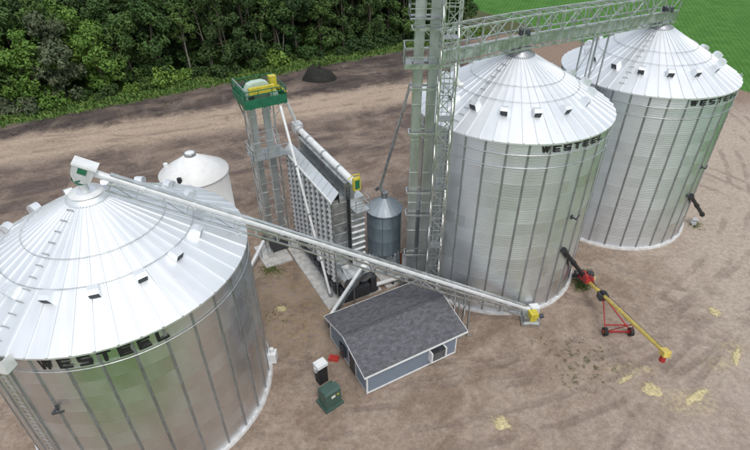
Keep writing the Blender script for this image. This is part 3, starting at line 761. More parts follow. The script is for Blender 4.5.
MB().path([(-3.4, 25.5, .34), (-3.3, 25.5, .44), (-3.0, 25.44, .44), (-2.9, 25.42, .34)], .03).build('can_handle', 'plastic_r', fc)

# ------------------------------------------------------------------ grain dryer
D0, D1, E0, E1 = 12.6, 15.3, 29.55, 38.95
dry = thing('grain_dryer', 'tall grey grain dryer with rows of louvred openings beside the control building', 'grain dryer', W(12.6, 29.6, 0))
ZB, ZT = 1.55, 9.90
MB().ubox(D0 + .05, 13.85, E0, E1, ZB, ZT - .02).build('column_bank', 'galv', dry)
MB().ubox(14.05, D1, E0 + .02, E1, ZB, ZT - .35).build('column_bank', 'galv', dry)
MB().ubox(13.85, 14.05, E0 + .25, E1 - .2, ZB, ZT - .2).build('plenum_gap', 'darkmetal', dry)
MB().ubox(D0 + .12, D1 - .1, E0 + .15, E1 - .1, 0.14, ZB).build('base_housing', 'darkmetal', dry)
# louvre mesh: triangular duct hood, open below
lv = MB()
def louvre_mesh():
    # local: x along -u (outwards), y along n, z up
    w2 = 0.27; h2 = 0.40
    vs = [(0, -w2, 0), (0, w2, 0), (0, w2 * .55, h2), (0, -w2 * .55, h2), (0.20, -w2 * .95, 0.02), (0.20, w2 * .95, 0.02), (0.05, w2 * .55, h2), (0.05, -w2 * .55, h2)]
    b = MB().add(vs, [(4, 5, 6, 7), (0, 4, 7, 3), (1, 2, 6, 5), (3, 7, 6, 2)])
    me = b.mesh('louvre'); me.materials.append(MAT['ltgrey']); return me
LV = louvre_mesh()
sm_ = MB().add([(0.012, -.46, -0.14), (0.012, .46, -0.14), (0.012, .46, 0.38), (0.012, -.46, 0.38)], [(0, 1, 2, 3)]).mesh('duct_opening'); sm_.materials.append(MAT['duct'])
ncol, nrow = 9, 16
cw = (E1 - E0) / ncol; rh = (ZT - 0.35 - ZB) / nrow
rz = math.atan2(-UX[1], -UX[0])
base = Vector(dry.location)
for i in range(ncol):
    for j in range(nrow):
        p = Vector(W(D0 + .045, E0 + (i + .5) * cw, ZB + .22 + j * rh)) - base
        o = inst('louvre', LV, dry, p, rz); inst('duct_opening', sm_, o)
for i in range(ncol + 1):
    MB().ubox(D0 - .05, D0 + .05, E0 + i * cw - .05, E0 + i * cw + .05, 0.14, ZT - .04).build('column_post', 'galvd', dry)
for i in range(ncol):
    n0 = E0 + i * cw + .16; n1 = E0 + (i + 1) * cw - .16
    MB().add([W(D0 - .35, n0, 1.5), W(D0 - .35, n1, 1.5), W(D0 + .1, n1, 1.5), W(D0 + .1, n0, 1.5), W(D0 - .05, n0 + .1, .35), W(D0 - .05, n1 - .1, .35), W(D0 + .1, n1 - .1, .35), W(D0 + .1, n0 + .1, .35)],
             [(0, 1, 2, 3), (7, 6, 5, 4), (0, 4, 5, 1), (1, 5, 6, 2), (2, 6, 7, 3), (3, 7, 4, 0)]).build('discharge_hopper', 'darkmetal', dry)
# sloping roof panels over the left bank
nrp = 11; rw = (E1 - E0 + .4) / nrp
for i in range(nrp):
    n0 = E0 - .2 + i * rw; n1 = n0 + rw - .03
    MB().add([W(D0 - .12, n0, ZT), W(D0 - .12, n1, ZT), W(13.1, n1, ZT + .72), W(13.1, n0, ZT + .72), W(D0 - .12, n0, ZT - .07), W(D0 - .12, n1, ZT - .07), W(13.1, n1, ZT + .65), W(13.1, n0, ZT + .65)],
             [(3, 2, 1, 0), (4, 5, 6, 7), (0, 1, 5, 4), (1, 2, 6, 5), (2, 3, 7, 6), (3, 0, 4, 7)]).build('roof_panel', 'roof', dry)
    MB().beam(W(D0 - .12, n1 + .015, ZT + .03), W(13.1, n1 + .015, ZT + .75), 0.05, 0.05).build('roof_rib', 'galv', dry)
MB().ubox(D0 - .20, D0 - .12, E0 - .2, E1 + .2, ZT - .14, ZT + .06).build('gutter', 'white', dry)
MB().ubox(13.12, 13.18, E0 - .1, E1 + .1, ZT - .3, ZT + .68).build('roof_flashing', 'darkmetal', dry)
# fill auger on top
MB().tube(W(14.22, 28.85, 11.3), W(14.22, 40.2, 11.3), .27, n=16).build('fill_auger', 'white', dry)
for i in range(7):
    nn = 29.6 + i * 1.6; MB().ubox(13.98, 14.46, nn - .06, nn + .06, 9.6, 11.0).build('auger_stand', 'galvd', dry)
for nn in (31.4, 34.2, 37.3, 39.2): MB().tube(W(14.22, nn - .09, 11.3), W(14.22, nn + .09, 11.3), .34, n=16).build('auger_clamp', 'galv', dry)
MB().ubox(13.85, 14.6, 39.6, 40.5, 10.95, 11.75).build('auger_inlet_box', 'ltgrey', dry)
MB().ubox(13.72, 14.62, E0 + .1, E1 - .1, 9.92, 11.05).build('fill_hopper', 'galv', dry)
gd = MB().ubox(13.95, 14.5, 28.5, 28.75, 10.9, 11.9).build('drive_guard', 'yellow', dry)
MB().ubox(14.05, 14.4, 28.46, 28.52, 11.05, 11.75).build('guard_mesh', 'green', gd)
MB().path([W(13.6, 28.7, 11.9), W(14.0, 28.7, 12.15), W(14.5, 28.7, 12.1), W(14.55, 28.7, 11.4)], .04).build('cable_hoop', 'yellow', dry)
# near end: sheet seams, ladder gap and bright louvre strips
for k in range(9):
    MB().ubox(D0 + .06, 13.75, E0 - .03, E0, ZB + .35 + k * .95, ZB + .40 + k * .95).build('end_seam', 'galv', dry)
lb = MB()
for s in (13.72, 13.98): lb.ubox(s - .03, s + .03, E0 - .22, E0 - .16, .3, ZT + .9)
z = .6
while z < ZT + .8: lb.ubox(13.75, 13.95, E0 - .20, E0 - .17, z, z + .03); z += .33
lb.build('end_ladder', 'darkmetal', dry)
for k in range(13):
    z = ZB + .25 + k * .58
    MB().add([W(14.1, E0 - .02, z + .10), W(15.26, E0 - .02, z + .10), W(15.26, E0 - .17, z), W(14.1, E0 - .17, z), W(14.1, E0 - .01, z + .04), W(15.26, E0 - .01, z + .04)], [(0, 1, 2, 3), (3, 2, 5, 4)]).build('end_slat', 'ltgrey', dry)
MB().ubox(14.1, 15.3, 28.6, E0 - .01, 8.75, 8.85).build('end_platform', 'galv', dry)
mb = MB()
for uu in (14.12, 15.28): mb.beam(W(uu, 28.62, 8.85), W(uu, 28.62, 9.9), .04)
for zz in (9.35, 9.9): mb.beam(W(14.12, 28.62, zz), W(15.28, 28.62, zz), .04); mb.beam(W(15.28, 28.62, zz), W(15.28, E0 - .02, zz), .04)
mb.build('platform_rail', 'galv', dry)
# burner and blower at the foot of the near end
MB().tube(W(13.5, 28.6, 2.15), W(13.5, E0, 2.15), .75, n=20).build('blower_housing', 'galv', dry)
MB().tube(W(14.7, 28.5, 2.5), W(14.7, E0, 2.5), .6, n=20).build('blower_housing', 'galv', dry)
MB().ubox(12.75, 15.2, 28.55, E0 - .05, .3, 1.3).build('blower_base', 'darkmetal', dry)
MB().ubox(15.35, 15.9, 28.7, 29.6, .14, 1.8).build('control_cabinet', 'darkmetal', dry)
MB().add([W(13.0, 28.3, 3.0), W(15.2, 28.3, 3.0), W(15.2, E0 - .05, 3.5), W(13.0, E0 - .05, 3.5), W(13.0, 28.3, 2.92), W(15.2, 28.3, 2.92), W(15.2, E0 - .05, 3.42), W(13.0, E0 - .05, 3.42)], [(3, 2, 1, 0), (4, 5, 6, 7), (0, 1, 5, 4), (1, 2, 6, 5), (3, 0, 4, 7)]).build('burner_hood', 'galv', dry)

# ------------------------------------------------------------------ augers and pipes around the dryer
da = thing('discharge_auger', 'pale inclined auger tube from the dryer end down behind the building corner', 'auger', W(10.8, 27.6, 0))
MB().beam(W(14.4, 28.2, 3.75), W(10.75, 27.35, 0.45), .36, .32).build('auger_trough', 'white', da)
MB().beam(W(14.4, 28.0, 3.80), W(10.75, 27.15, 0.50), .10, .36).build('side_flange', 'galvd', da)
MB().tube(W(14.3, 28.2, 3.7), W(14.85, 28.3, 4.1), .30, n=14).build('auger_cap', 'white', da)
MB().ubox(10.5, 11.0, 27.0, 27.7, 0.0, .55).build('auger_foot', 'galvd', da)
MB().beam(W(13.4, 28.0, 2.8), W(13.4, 28.0, 0.0), .09).build('auger_leg', 'galvd', da)
t2 = thing('transfer_auger', 'white horizontal auger tube on the ground between the dryer and hopper bin', 'auger', W(16.8, 29.2, 0))
MB().tube(W(15.5, 29.0, .65), W(18.5, 28.85, .55), .19, n=14).build('auger_tube', 'white', t2)
for uu in (16.0, 17.6): MB().ubox(uu - .08, uu + .08, 28.75, 29.1, 0.0, .5).build('saddle', 'darkmetal', t2)
MB().tube(W(18.5, 28.85, .6), W(18.85, 28.83, .6), .24, n=12).build('end_motor', 'yellow', t2)
t3 = thing('boot_auger', 'short grey auger with black motor leaning between elevator boot and near bin', 'auger', (-11.2, 36.6, 0))
MB().tube((-11.45, 35.4, .35), (-10.35, 38.0, 1.75), .20, n=14).build('auger_tube', 'ltgrey', t3)
MB().tube((-10.35, 38.0, 1.75), (-10.2, 38.35, 1.95), .26, n=12).build('motor', 'black', t3)
MB().beam((-10.6, 37.4, 1.3), (-10.6, 37.4, 0), .08).build('auger_leg', 'galvd', t3)

# ------------------------------------------------------------------ dryer elevator with green service platform
el = thing('dryer_elevator', 'twin-trunk bucket elevator with green service platform above the dryer', 'bucket elevator', W(10.5, 38.6, 0))
PZ = 15.0
for uu in (10.05, 11.15):
    o = MB().ubox(uu - .24, uu + .24, 38.4, 38.72, 0.6, PZ + .9).build('trunk', 'trunk', el)
    for k in range(6): MB().ubox(uu - .29, uu + .29, 38.35, 38.77, 1.8 + k * 2.4, 1.88 + k * 2.4).build('flange', 'galv', o)
MB().ubox(9.7, 11.5, 38.2, 38.95, 0.1, 1.5).build('boot', 'darkmetal', el)
MB().ubox(9.4, 9.75, 37.6, 38.2, .1, .8).build('boot_motor', 'galv', el)
# lattice posts with ladder
for uu, nn in ((9.55, 38.0), (9.55, 39.2), (11.65, 38.0), (11.65, 39.2)):
    MB().ubox(uu - .05, uu + .05, nn - .05, nn + .05, 0.1, PZ).build('tower_post', 'galv', el)
for k in range(6):
    z0 = .6 + k * 2.4; z1 = z0 + 2.4
    for a4, b4 in (((9.55, 38.0), (11.65, 38.0)), ((9.55, 39.2), (11.65, 39.2)), ((9.55, 38.0), (9.55, 39.2)), ((11.65, 38.0), (11.65, 39.2))):
        mb = MB().beam(W(*a4, z1), W(*b4, z1), .05); 
        if a4[0] == b4[0]: mb.beam(W(*a4, z0), W(*b4, z1), .04)
        mb.build('tower_brace', 'galv', el)
lb = MB()
for s in (9.32, 9.50): lb.ubox(s - .02, s + .02, 37.75, 37.79, .2, PZ)
z = .5
while z < PZ: lb.ubox(9.32, 9.50, 37.76, 37.78, z, z + .03); z += .35
lb.build('ladder', 'galv', el)
# mid platform at the dryer roof level
mp = MB().ubox(9.35, 12.35, 37.6, 39.7, 10.2, 10.28).build('mid_platform', 'galvd', el)
def railing(parent, pts, z, hgt, mt, nm='railing', posts=True, r=.05):
    for a5, b5 in zip(pts[:-1], pts[1:]):
        mb = MB()
        for zz in (z + hgt, z + hgt * .5): mb.beam(W(*a5, zz), W(*b5, zz), r)
        L = math.dist(a5, b5); n_ = max(1, round(L / 1.1))
        for i in range(n_ + 1):
            q = (a5[0] + (b5[0] - a5[0]) * i / n_, a5[1] + (b5[1] - a5[1]) * i / n_); mb.beam(W(*q, z), W(*q, z + hgt), r)
        mb.build(nm, mt, parent)
railing(el, [(12.35, 37.6), (9.35, 37.6), (9.35, 39.7), (12.35, 39.7)], 10.28, 1.0, 'galv')
# green platform
G0, G1, H0, H1 = 9.3, 12.63, 37.35, 40.7
MB().ubox(G0, G1, H0, H1, PZ, PZ + .10).build('platform_deck', 'green', el)
for a4 in ((G0, G1, H0 - .04, H0), (G0, G1, H1, H1 + .04), (G0 - .04, G0, H0, H1), (G1, G1 + .04, H0, H1)):
    MB().ubox(*a4, PZ - .12, PZ + .62).build('toe_panel', 'green', el)
railing(el, [(G0, H0), (G1, H0), (G1, H1), (G0, H1), (G0, H0)], PZ + .62, .62, 'green', r=.06)
railing(el, [(G0 + .1, H0 + .1), (G0 + .1, H1)], PZ + 1.26, .10, 'galv', 'grab_rail', r=.05)
for uu in (9.7, 10.8, 11.9): MB().ubox(uu - .06, uu + .06, H0, H1, PZ - .2, PZ - .02).build('deck_joist', 'green', el)
for a6, b6 in (((9.55, 38.0), (G0 + .1, H0 + .1)), ((11.65, 38.0), (G1 - .1, H0 + .1)), ((9.55, 39.2), (G0 + .1, H1 - .1)), ((11.65, 39.2), (G1 - .1, H1 - .1))):
    MB().beam(W(*a6, PZ - 1.4), W(*b6, PZ - .15), .08).build('knee_brace', 'galv', el)
# head housing: rounded hood, yellow belt guard, motor
hp = [(9.72, .1), (9.72, 1.0), (9.98, 1.42), (10.4, 1.55), (11.2, 1.55), (11.55, 1.4), (11.7, 1.0), (11.7, .1)]
k = len(hp)
vs = [W(u_, 38.25, PZ + z_) for u_, z_ in hp] + [W(u_, 38.95, PZ + z_) for u_, z_ in hp]
hh = MB().add(vs, [tuple(range(k)), tuple(range(2 * k - 1, k - 1, -1))] + [(i, k + i, k + (i + 1) % k, (i + 1) % k) for i in range(k)]).build('head_housing', 'palegreen', el)
MB().ubox(9.85, 11.9, 37.78, 38.05, PZ + .72, PZ + 1.32).build('belt_guard', 'yellow', el)
MB().ubox(11.5, 12.1, 37.7, 38.3, PZ + .15, PZ + .75).build('gearbox', 'palegreen', el)
MB().tube(W(10.0, 37.85, PZ + .5), W(10.0, 38.2, PZ + .5), .22).build('motor', 'darkmetal', el)
MB().ubox(12.0, 12.55, 39.1, 39.7, PZ + .3, PZ + 1.5).build('distributor', 'yellow', el)
MB().tube(W(12.55, 38.9, PZ + .75), W(13.1, 38.9, PZ + .1), .22).build('discharge_chute', 'yellow', el)
# spouts
sp1 = thing('down_spout', 'long thin white spout pipe slanting down the louvred side of the dryer', 'spout', W(12.3, 29.9, 0))
MB().tube(W(11.9, 36.9, PZ - .1), W(12.15, 30.1, .3), .11, n=12).build('spout_pipe', 'white', sp1)
MB().ubox(12.0, 12.3, 29.9, 30.3, .14, .45).build('pipe_foot', 'galvd', sp1)
for f in (.3, .55, .8):
    a7 = Vector(W(11.9, 36.9, PZ - .1)).lerp(Vector(W(12.15, 30.1, .3)), f); MB().tube(a7 - Vector((0, 0, .08)), a7 + Vector((0, 0, .08)), .15, n=12).build('pipe_clamp', 'galv', sp1)
sp2 = thing('feed_spout', 'short white spout from the green platform to the dryer fill auger', 'spout', W(12.9, 39, 11.8))
MB().tube(W(12.9, 38.8, PZ - .1), W(14.2, 40.05, 11.7), .13, n=12).build('spout_pipe', 'white', sp2)
MB().tube(W(14.2, 40.05, 11.8), W(14.2, 40.05, 11.5), .2, n=12).build('spout_collar', 'galv', sp2)

# ------------------------------------------------------------------ slate hopper bin on legs
hbc = (0.80, 36.40)
hb = thing('hopper_bin', 'small slate-blue hopper bin on legs behind the dryer', 'hopper bin', (hbc[0], hbc[1], 0))
for k in range(3):
    MB().lathe((hbc[0], hbc[1], 2.3 + k * 1.4), [(1.475, 0), (1.475, .03), (1.465, .05), (1.465, 1.35), (1.47, 1.4)], 40).build('wall_ring', 'slate', hb)
for i in range(10):
    a = 2 * PI * i / 10 + .2; MB().beam((hbc[0] + 1.485 * math.cos(a), hbc[1] + 1.485 * math.sin(a), 2.3), (hbc[0] + 1.485 * math.cos(a), hbc[1] + 1.485 * math.sin(a), 6.48), .07, .04).build('wall_seam', 'slate', hb)
for i in range(16):
    a0 = 2 * PI * i / 16; a1 = 2 * PI * (i + 1) / 16 - .012
    def cp(r, a, z): return (hbc[0] + r * math.cos(a), hbc[1] + r * math.sin(a), z)
    MB().add([cp(1.60, a0, 6.42), cp(1.60, a1, 6.42), cp(.25, a1, 7.45), cp(.25, a0, 7.45), cp(1.60, a0, 6.36), cp(1.60, a1, 6.36)], [(0, 1, 2, 3), (4, 5, 1, 0)]).build('roof_panel', 'slater', hb)
    MB().beam(cp(1.60, a0, 6.44), cp(.28, a0, 7.45), .04, .05).build('roof_rib', 'slater', hb)
MB().tube((hbc[0], hbc[1], 7.3), (hbc[0], hbc[1], 7.95), .27, n=16).build('inlet_collar', 'galvd', hb)
MB().lathe((hbc[0], hbc[1], 0), [(1.465, 2.3), (.3, 1.0), (.3, .75)], 32).build('hopper_cone', 'slate', hb)
for i in range(8):
    a = 2 * PI * i / 8 + .15
    MB().beam((hbc[0] + 1.42 * math.cos(a), hbc[1] + 1.42 * math.sin(a), 0.05), (hbc[0] + 1.42 * math.cos(a), hbc[1] + 1.42 * math.sin(a), 2.5), .11).build('leg', 'slate', hb)
MB().ring((hbc[0], hbc[1], .35), 1.42, .05, 24).build('leg_ring', 'slate', hb)
MB().beam((hbc[0] + 1.5, hbc[1] - .8, 0.05), (hbc[0] + 1.5, hbc[1] - .8, 2.1), .14).build('side_leg', 'rust', hb)
lp = thing('leg_spout', 'grey spout pipe slanting from the tall elevator down to the hopper bin', 'spout', (hbc[0], hbc[1], 7.9))
MB().tube((2.45, 33.2, 18.4), (hbc[0] - .35, hbc[1], 8.35), .11, n=12).build('spout_pipe', 'galv', lp)
MB().tube((hbc[0] - .36, hbc[1], 8.45), (hbc[0] - .02, hbc[1], 7.85), .17, n=12).build('spout_elbow', 'galv', lp)
MB().tube((hbc[0] - .75, hbc[1] - .1, 8.2), (hbc[0] - .45, hbc[1], 8.4), .13, n=10).build('valve_motor', 'darkmetal', lp)

# ------------------------------------------------------------------ main bucket elevator and its support tower
LY = 32.9
leg = thing('main_elevator', 'tall twin-trunk galvanised bucket elevator rising out of the top of the frame', 'bucket elevator', (3.3, LY, 0))
for x in (2.86, 3.82):
    o = MB().box((x - .29, LY - .18, 0.4), (x + .29, LY + .18, 27.0)).build('trunk', 'trunk', leg)
    for k in range(10): MB().box((x - .33, LY - .22, 1.4 + k * 2.6), (x + .33, LY + .22, 1.47 + k * 2.6)).build('flange', 'galv', o)
    MB().box((x - .315, LY - .2, 0.45), (x - .26, LY + .2, 26.9)).build('corner_seam', 'galv', o)
    MB().box((x + .26, LY - .2, 0.45), (x + .315, LY + .2, 26.9)).build('corner_seam', 'galv', o)
MB().box((2.3, LY - .45, 0), (4.4, LY + .45, 1.9)).build('boot', 'galvd', leg)
vs = []
hp = [(2.45, 27.0), (2.45, 28.0), (2.8, 28.7), (3.9, 28.7), (4.25, 28.0), (4.25, 27.0)]
MB().add([(x, LY - .4, z) for x, z in hp] + [(x, LY + .4, z) for x, z in hp], [tuple(range(6)), tuple(range(11, 5, -1))] + [(i, 6 + i, 6 + (i + 1) % 6, (i + 1) % 6) for i in range(6)]).build('head', 'galv', leg)
for z in (4.3, 8.2, 10.2, 15.0, 18.2, 22.0, 25.0):
    mb = MB()
    mb.beam((2.35, LY - .42, z), (4.3, LY - .42, z), .08, .14); mb.beam((2.35, LY + .42, z), (4.3, LY + .42, z), .08, .14)
    mb.beam((2.39, LY - .42, z), (2.39, LY + .42, z), .08, .14); mb.beam((4.26, LY - .42, z), (4.26, LY + .42, z), .08, .14)
    mb.beam((4.26, LY - .42, z), (4.5, 31.9, z), .08, .12)
    mb.build('bracket', 'galv', leg)
tw = thing('support_tower', 'slender galvanised lattice tower with ladder beside the tall elevator trunks', 'tower', (4.62, 31.45, 0))
tx0, tx1, ty0, ty1 = 4.12, 5.10, 30.95, 31.90
tops = {(tx0, ty0): 27.0, (tx1, ty0): 19.6, (tx1, ty1): 27.0, (tx0, ty1): 27.0}
for (x, y), zt in tops.items(): MB().box((x - .045, y - .045, 0), (x + .045, y + .045, 27.0)).build('post', 'galv', tw)
bays = 24; bh = 27.0 / bays
for k in range(bays):
    z0 = k * bh; z1 = z0 + bh
    cs = [(tx0, ty0), (tx1, ty0), (tx1, ty1), (tx0, ty1)]
    for i in range(4):
        a8, b8 = cs[i], cs[(i + 1) % 4]
        if (k + i) % 2: a8, b8 = b8, a8
        MB().beam((*a8, z0), (*b8, z1), .05).build('diagonal_brace', 'galv', tw)
    mb = MB()
    for i in range(4): mb.beam((*cs[i], z1), (*cs[(i + 1) % 4], z1), .045)
    mb.build('horizontal_frame', 'galv', tw)
for z in (6.2, 11.4, 16.6, 21.8):
    MB().box((tx0 + .03, ty0 + .03, z), (tx1 - .03, ty1 - .03, z + .04)).build('rest_landing', 'galvd', tw)
lb = MB()
for x in (4.45, 4.80): lb.box((x - .02, ty1 - .16, .1), (x + .02, ty1 - .12, 26.5))
z = .4
while z < 26.4: lb.box((4.45, ty1 - .15, z), (4.80, ty1 - .13, z + .03)); z += .33
lb.build('ladder', 'galv', tw)
# platform with railing around the trunks at bridge level
PX0, PX1, PY0, PY1, PZ2 = 1.95, 4.05, 32.2, 33.9, 19.75
mb = MB().box((PX0, PY0, PZ2), (PX1, PY0 + .45, PZ2 + .06)); mb.box((PX0, PY0 + .47, PZ2), (PX0 + .5, PY1, PZ2 + .06)); mb.box((PX0 + .52, 33.2, PZ2), (PX1, PY1, PZ2 + .06))
mb.build('platform_deck', 'galvd', leg)
MB().box((PX0 - .03, PY0 - .03, PZ2 - .1), (PX1, PY0, PZ2 + .2)).build('toe_board', 'galv', leg)
MB().box((PX0 - .03, PY0, PZ2 - .1), (PX0, PY1, PZ2 + .2)).build('toe_board', 'galv', leg)
def rail_xy(parent, pts, z, hgt, mt='galv', r=.05):
    for a5, b5 in zip(pts[:-1], pts[1:]):
        mb = MB()
        for zz in (z + hgt, z + hgt * .5): mb.beam((*a5, zz), (*b5, zz), r)
        n_ = max(1, round(math.dist(a5, b5) / 1.0))
        for i in range(n_ + 1):
            q = (a5[0] + (b5[0] - a5[0]) * i / n_, a5[1] + (b5[1] - a5[1]) * i / n_); mb.beam((*q, z), (*q, z + hgt), r)
        mb.build('railing', mt, parent)
rail_xy(leg, [(PX1, PY0), (PX0, PY0), (PX0, PY1), (PX1, PY1)], PZ2 + .06, 1.15)
mb = MB().box((2.2, 32.3, 22.6), (4.1, 32.62, 22.66)); mb.box((2.2, 33.2, 22.6), (4.1, 33.6, 22.66)); mb.build('upper_deck', 'galvd', leg)
rail_xy(leg, [(4.1, 32.3), (2.2, 32.3), (2.2, 33.6), (4.1, 33.6)], 22.66, 1.15)
MB().tube((5.35, 31.3, 18.9), (5.1, 31.4, 19.3), .18).tube((5.35, 31.3, 18.9), (5.6, 31.35, 18.95), .14).build('yard_light', 'white', tw)

# ------------------------------------------------------------------ conveyor bridge from the elevator over both bin peaks
br = thing('conveyor_bridge', 'trussed overhead conveyor bridge running from the elevator to both bin peaks', 'bridge', (CM[0], CM[1], 19.3))
mv = Vector((CM[0], CM[1], 0)); rv = Vector((CR[0], CR[1], 0)); bdir = (rv - mv)
bl = bdir.length; bdir.normalize(); bsd = Vector((bdir.y, -bdir.x, 0))
K0, K1 = -0.50, 1.06
def B3(k, s, dz):
    p = mv + bdir * (bl * k) + bsd * s
    return Vector((p.x, p.y, 19.45 - 0.42 * max(k, 0) + dz))
NP_ = 20; SW = 0.65
def run(nm, s, dz, w_, h_, mt):
    mb = MB(); 
    mb.beam(B3(K0, s, dz), B3(0, s, dz), w_, h_); mb.beam(B3(0, s, dz), B3(K1, s, dz), w_, h_)
    return mb.build(nm, mt, br)
for s in (-SW, SW):
    run('bottom_chord', s, 0.05, .12, .12, 'galv'); run('middle_chord', s, 1.0, .10, .10, 'galv'); run('top_chord', s, 2.25, .12, .12, 'galv')
run('conveyor_trough', 0.25, 0.50, .52, .62, 'galv'); run('trough_lid', 0.25, 0.86, .62, .06, 'galv')
run('catwalk_deck', -0.36, 0.14, .52, .05, 'galvd')
for i in range(NP_ + 1):
    k0 = K0 + (K1 - K0) * i / NP_
    mb = MB()
    for s in (-SW, SW): mb.beam(B3(k0, s, .05), B3(k0, s, 2.25), .07, up=bdir)
    mb.beam(B3(k0, -SW, 2.25), B3(k0, SW, 2.25), .06); mb.beam(B3(k0, -SW, .0), B3(k0, SW, .0), .08)
    mb.build('portal_frame', 'galv', br)
    if i < NP_:
        k1 = K0 + (K1 - K0) * (i + 1) / NP_
        for s in (-SW, SW):
            a9, b9 = (1.0, 2.25) if i % 2 else (2.25, 1.0)
            MB().beam(B3(k0, s, a9), B3(k1, s, b9), .06).build('web_brace', 'galv', br)
        MB().beam(B3(k0, SW if i % 2 else -SW, 2.27), B3(k1, -SW if i % 2 else SW, 2.27), .045).build('top_brace', 'galvd', br)
        km = (k0 + k1) / 2; MB().beam(B3(km, SW + .02, .1), B3(km, SW + .02, 1.0), .04, up=bdir).build('stanchion', 'galvd', br)
for kk, zt in ((0.0, HM + (RB - 1) * TAN + .6), (1.0, HR + (RB - 1) * TAN + .6)):
    p = B3(kk, 0.0, 0); MB().lathe((p.x, p.y, 0), [(.62, p.z + .1), (.55, p.z - .05), (.42, zt - .25)], 16).build('drop_spout', 'galvd', br)
    MB().box((p.x - .35, p.y - .75, p.z + .95), (p.x + .35, p.y - .2, p.z + 1.35)).build('slide_gate', 'darkmetal', br)
sb = thing('bridge_support', 'tall two-post steel bent carrying the overhead bridge between the two bins', 'support', ((CM[0] + CR[0]) / 2, (CM[1] + CR[1]) / 2, 0))
for kk in (.46, .54):
    a_ = B3(kk, SW, 0.0); MB().beam((a_.x, a_.y, 0), a_, .11).build('post', 'galvd', sb)
    a_ = B3(kk, -SW, 0.0); MB().beam((a_.x, a_.y, 0), a_, .11).build('post', 'galvd', sb)
for z in (4, 8, 12, 16):
    for s in (SW, -SW):
        a_, b_ = B3(.46, s, 0), B3(.54, s, 0); MB().beam((a_.x, a_.y, z), (b_.x, b_.y, z + 2), .06).build('brace', 'galvd', sb)

# ------------------------------------------------------------------ white tank behind the near bin
tkc = (-17.55, 43.6); tk = thing('white_tank', 'round white tank with cone roof standing behind the near bin', 'tank', (tkc[0], tkc[1], 0))
MB().lathe((tkc[0], tkc[1], 0), [(3.22, 0), (3.22, .1), (3.18, .12), (3.18, 6.05)], 64).build('wall', 'tankw', tk)
MB().lathe((tkc[0], tkc[1], 6.05), [(3.30, -.05), (3.30, .02), (.55, 1.72), (.5, 1.74)], 64).build('roof', 'tankw', tk)
o = MB().lathe((tkc[0], tkc[1], 7.76), [(.55, -.05), (.55, .32), (.48, .34), (.46, .30), (0, .30)], 24).build('top_hatch', 'galvd', tk)
MB().lathe((tkc[0], tkc[1], 8.07), [(.44, 0), (.0, .06)], 24).build('hatch_lid', 'white', o)
for i in range(2):
    a = (-100, 175)[i]; p = Vector((tkc[0] + 2.7 * math.cos(R_(a)), tkc[1] + 2.7 * math.sin(R_(a)), 6.4))
    MB().tube(p - Vector((0, 0, .1)), p + Vector((0, 0, .38)), .22, n=14).build('roof_vent', ('black', 'white')[i], tk)

# ------------------------------------------------------------------ portable auger
au = thing('portable_auger', 'red and yellow portable grain auger on a two-wheel undercarriage at right', 'auger', (18.9, 27.7, 0))
S0 = Vector((18.15, 34.2, .62)); SD = Vector((.44, -6.3, 1.83)); EN = S0 + SD * 1.86
MB().tube(S0 + SD * .22, EN, .14, n=14).build('auger_tube', 'augery', au)
MB().tube(S0, S0 + SD * .24, .20, n=14).build('intake_tube', 'red', au)
sdn = SD.normalized(); ssd = sdn.cross(Vector((0, 0, 1))).normalized()
MB().beam(S0 + SD * .0 + Vector((0, 0, .14)), S0 + SD * .25 + Vector((0, 0, .18)), .66, .52).build('intake_hopper', 'red', au)
MB().beam(S0 - sdn * .5 + Vector((0, 0, .0)), S0 + sdn * .1, .85, .55).build('hopper_tray', 'darkmetal', au)
MB().tube(S0 + ssd * .55 + Vector((0, 0, .15)), S0 + ssd * .15 + Vector((0, 0, .15)), .22).build('hopper_motor', 'darkmetal', au)
MB().beam(S0 + SD * .05 - ssd * .55 + Vector((0, 0, .3)), S0 + SD * .14 - ssd * .35 + Vector((0, 0, .3)), .5, .5).build('power_unit', 'darkmetal', au)
MB().tube(S0 + SD * .08 - ssd * .5 + Vector((0, 0, .5)), S0 + SD * .08 - ssd * .5 + Vector((0, 0, .95)), .06, n=8).build('exhaust_pipe', 'galvd', au)
MB().path([S0 + SD * .1 - ssd * .4 + Vector((0, 0, .5)), S0 + SD * .2 + Vector((0, 0, .6)), S0 + SD * .4 + Vector((0, 0, .2))], .03, n=6).build('hose', 'black', au)
MB().beam(S0 + SD * .04 + Vector((0, 0, .42)), S0 + SD * .2 + Vector((0, 0, .46)), .3, .06).build('hopper_lid', 'plastic_r', au)
MB().beam(S0 - sdn * .3 - ssd * .6 + Vector((0, 0, -.2)), S0 - sdn * .3 + ssd * .6 + Vector((0, 0, -.2)), .16, .3).build('support_skid', 'darkmetal', au)
for a_ in (.46, .52, .98): MB().tube(S0 + SD * a_, S0 + SD * (a_ + .02), .19, n=14).build('tube_flange', 'augery', au)
MB().beam(S0 + SD * .60 - ssd * .35 + Vector((0, 0, -.1)), S0 + SD * .60 + ssd * .35 + Vector((0, 0, -.1)), .62, .55).build('engine', 'darkmetal', au)
MB().beam(S0 + SD * .55 + Vector((0, 0, .22)), S0 + SD * .63 + Vector((0, 0, .22)), .34, .2).build('belt_cover', 'black', au)
# discharge end
MB().beam(EN - sdn * .25 + Vector((0, 0, .02)), EN + sdn * .30, .50, .42).build('discharge_head', 'augery', au)
MB().tube(EN + Vector((0, 0, -.1)), EN + Vector((.02, -.05, -.75)), .17, .21, n=12).build('discharge_spout', 'red', au)
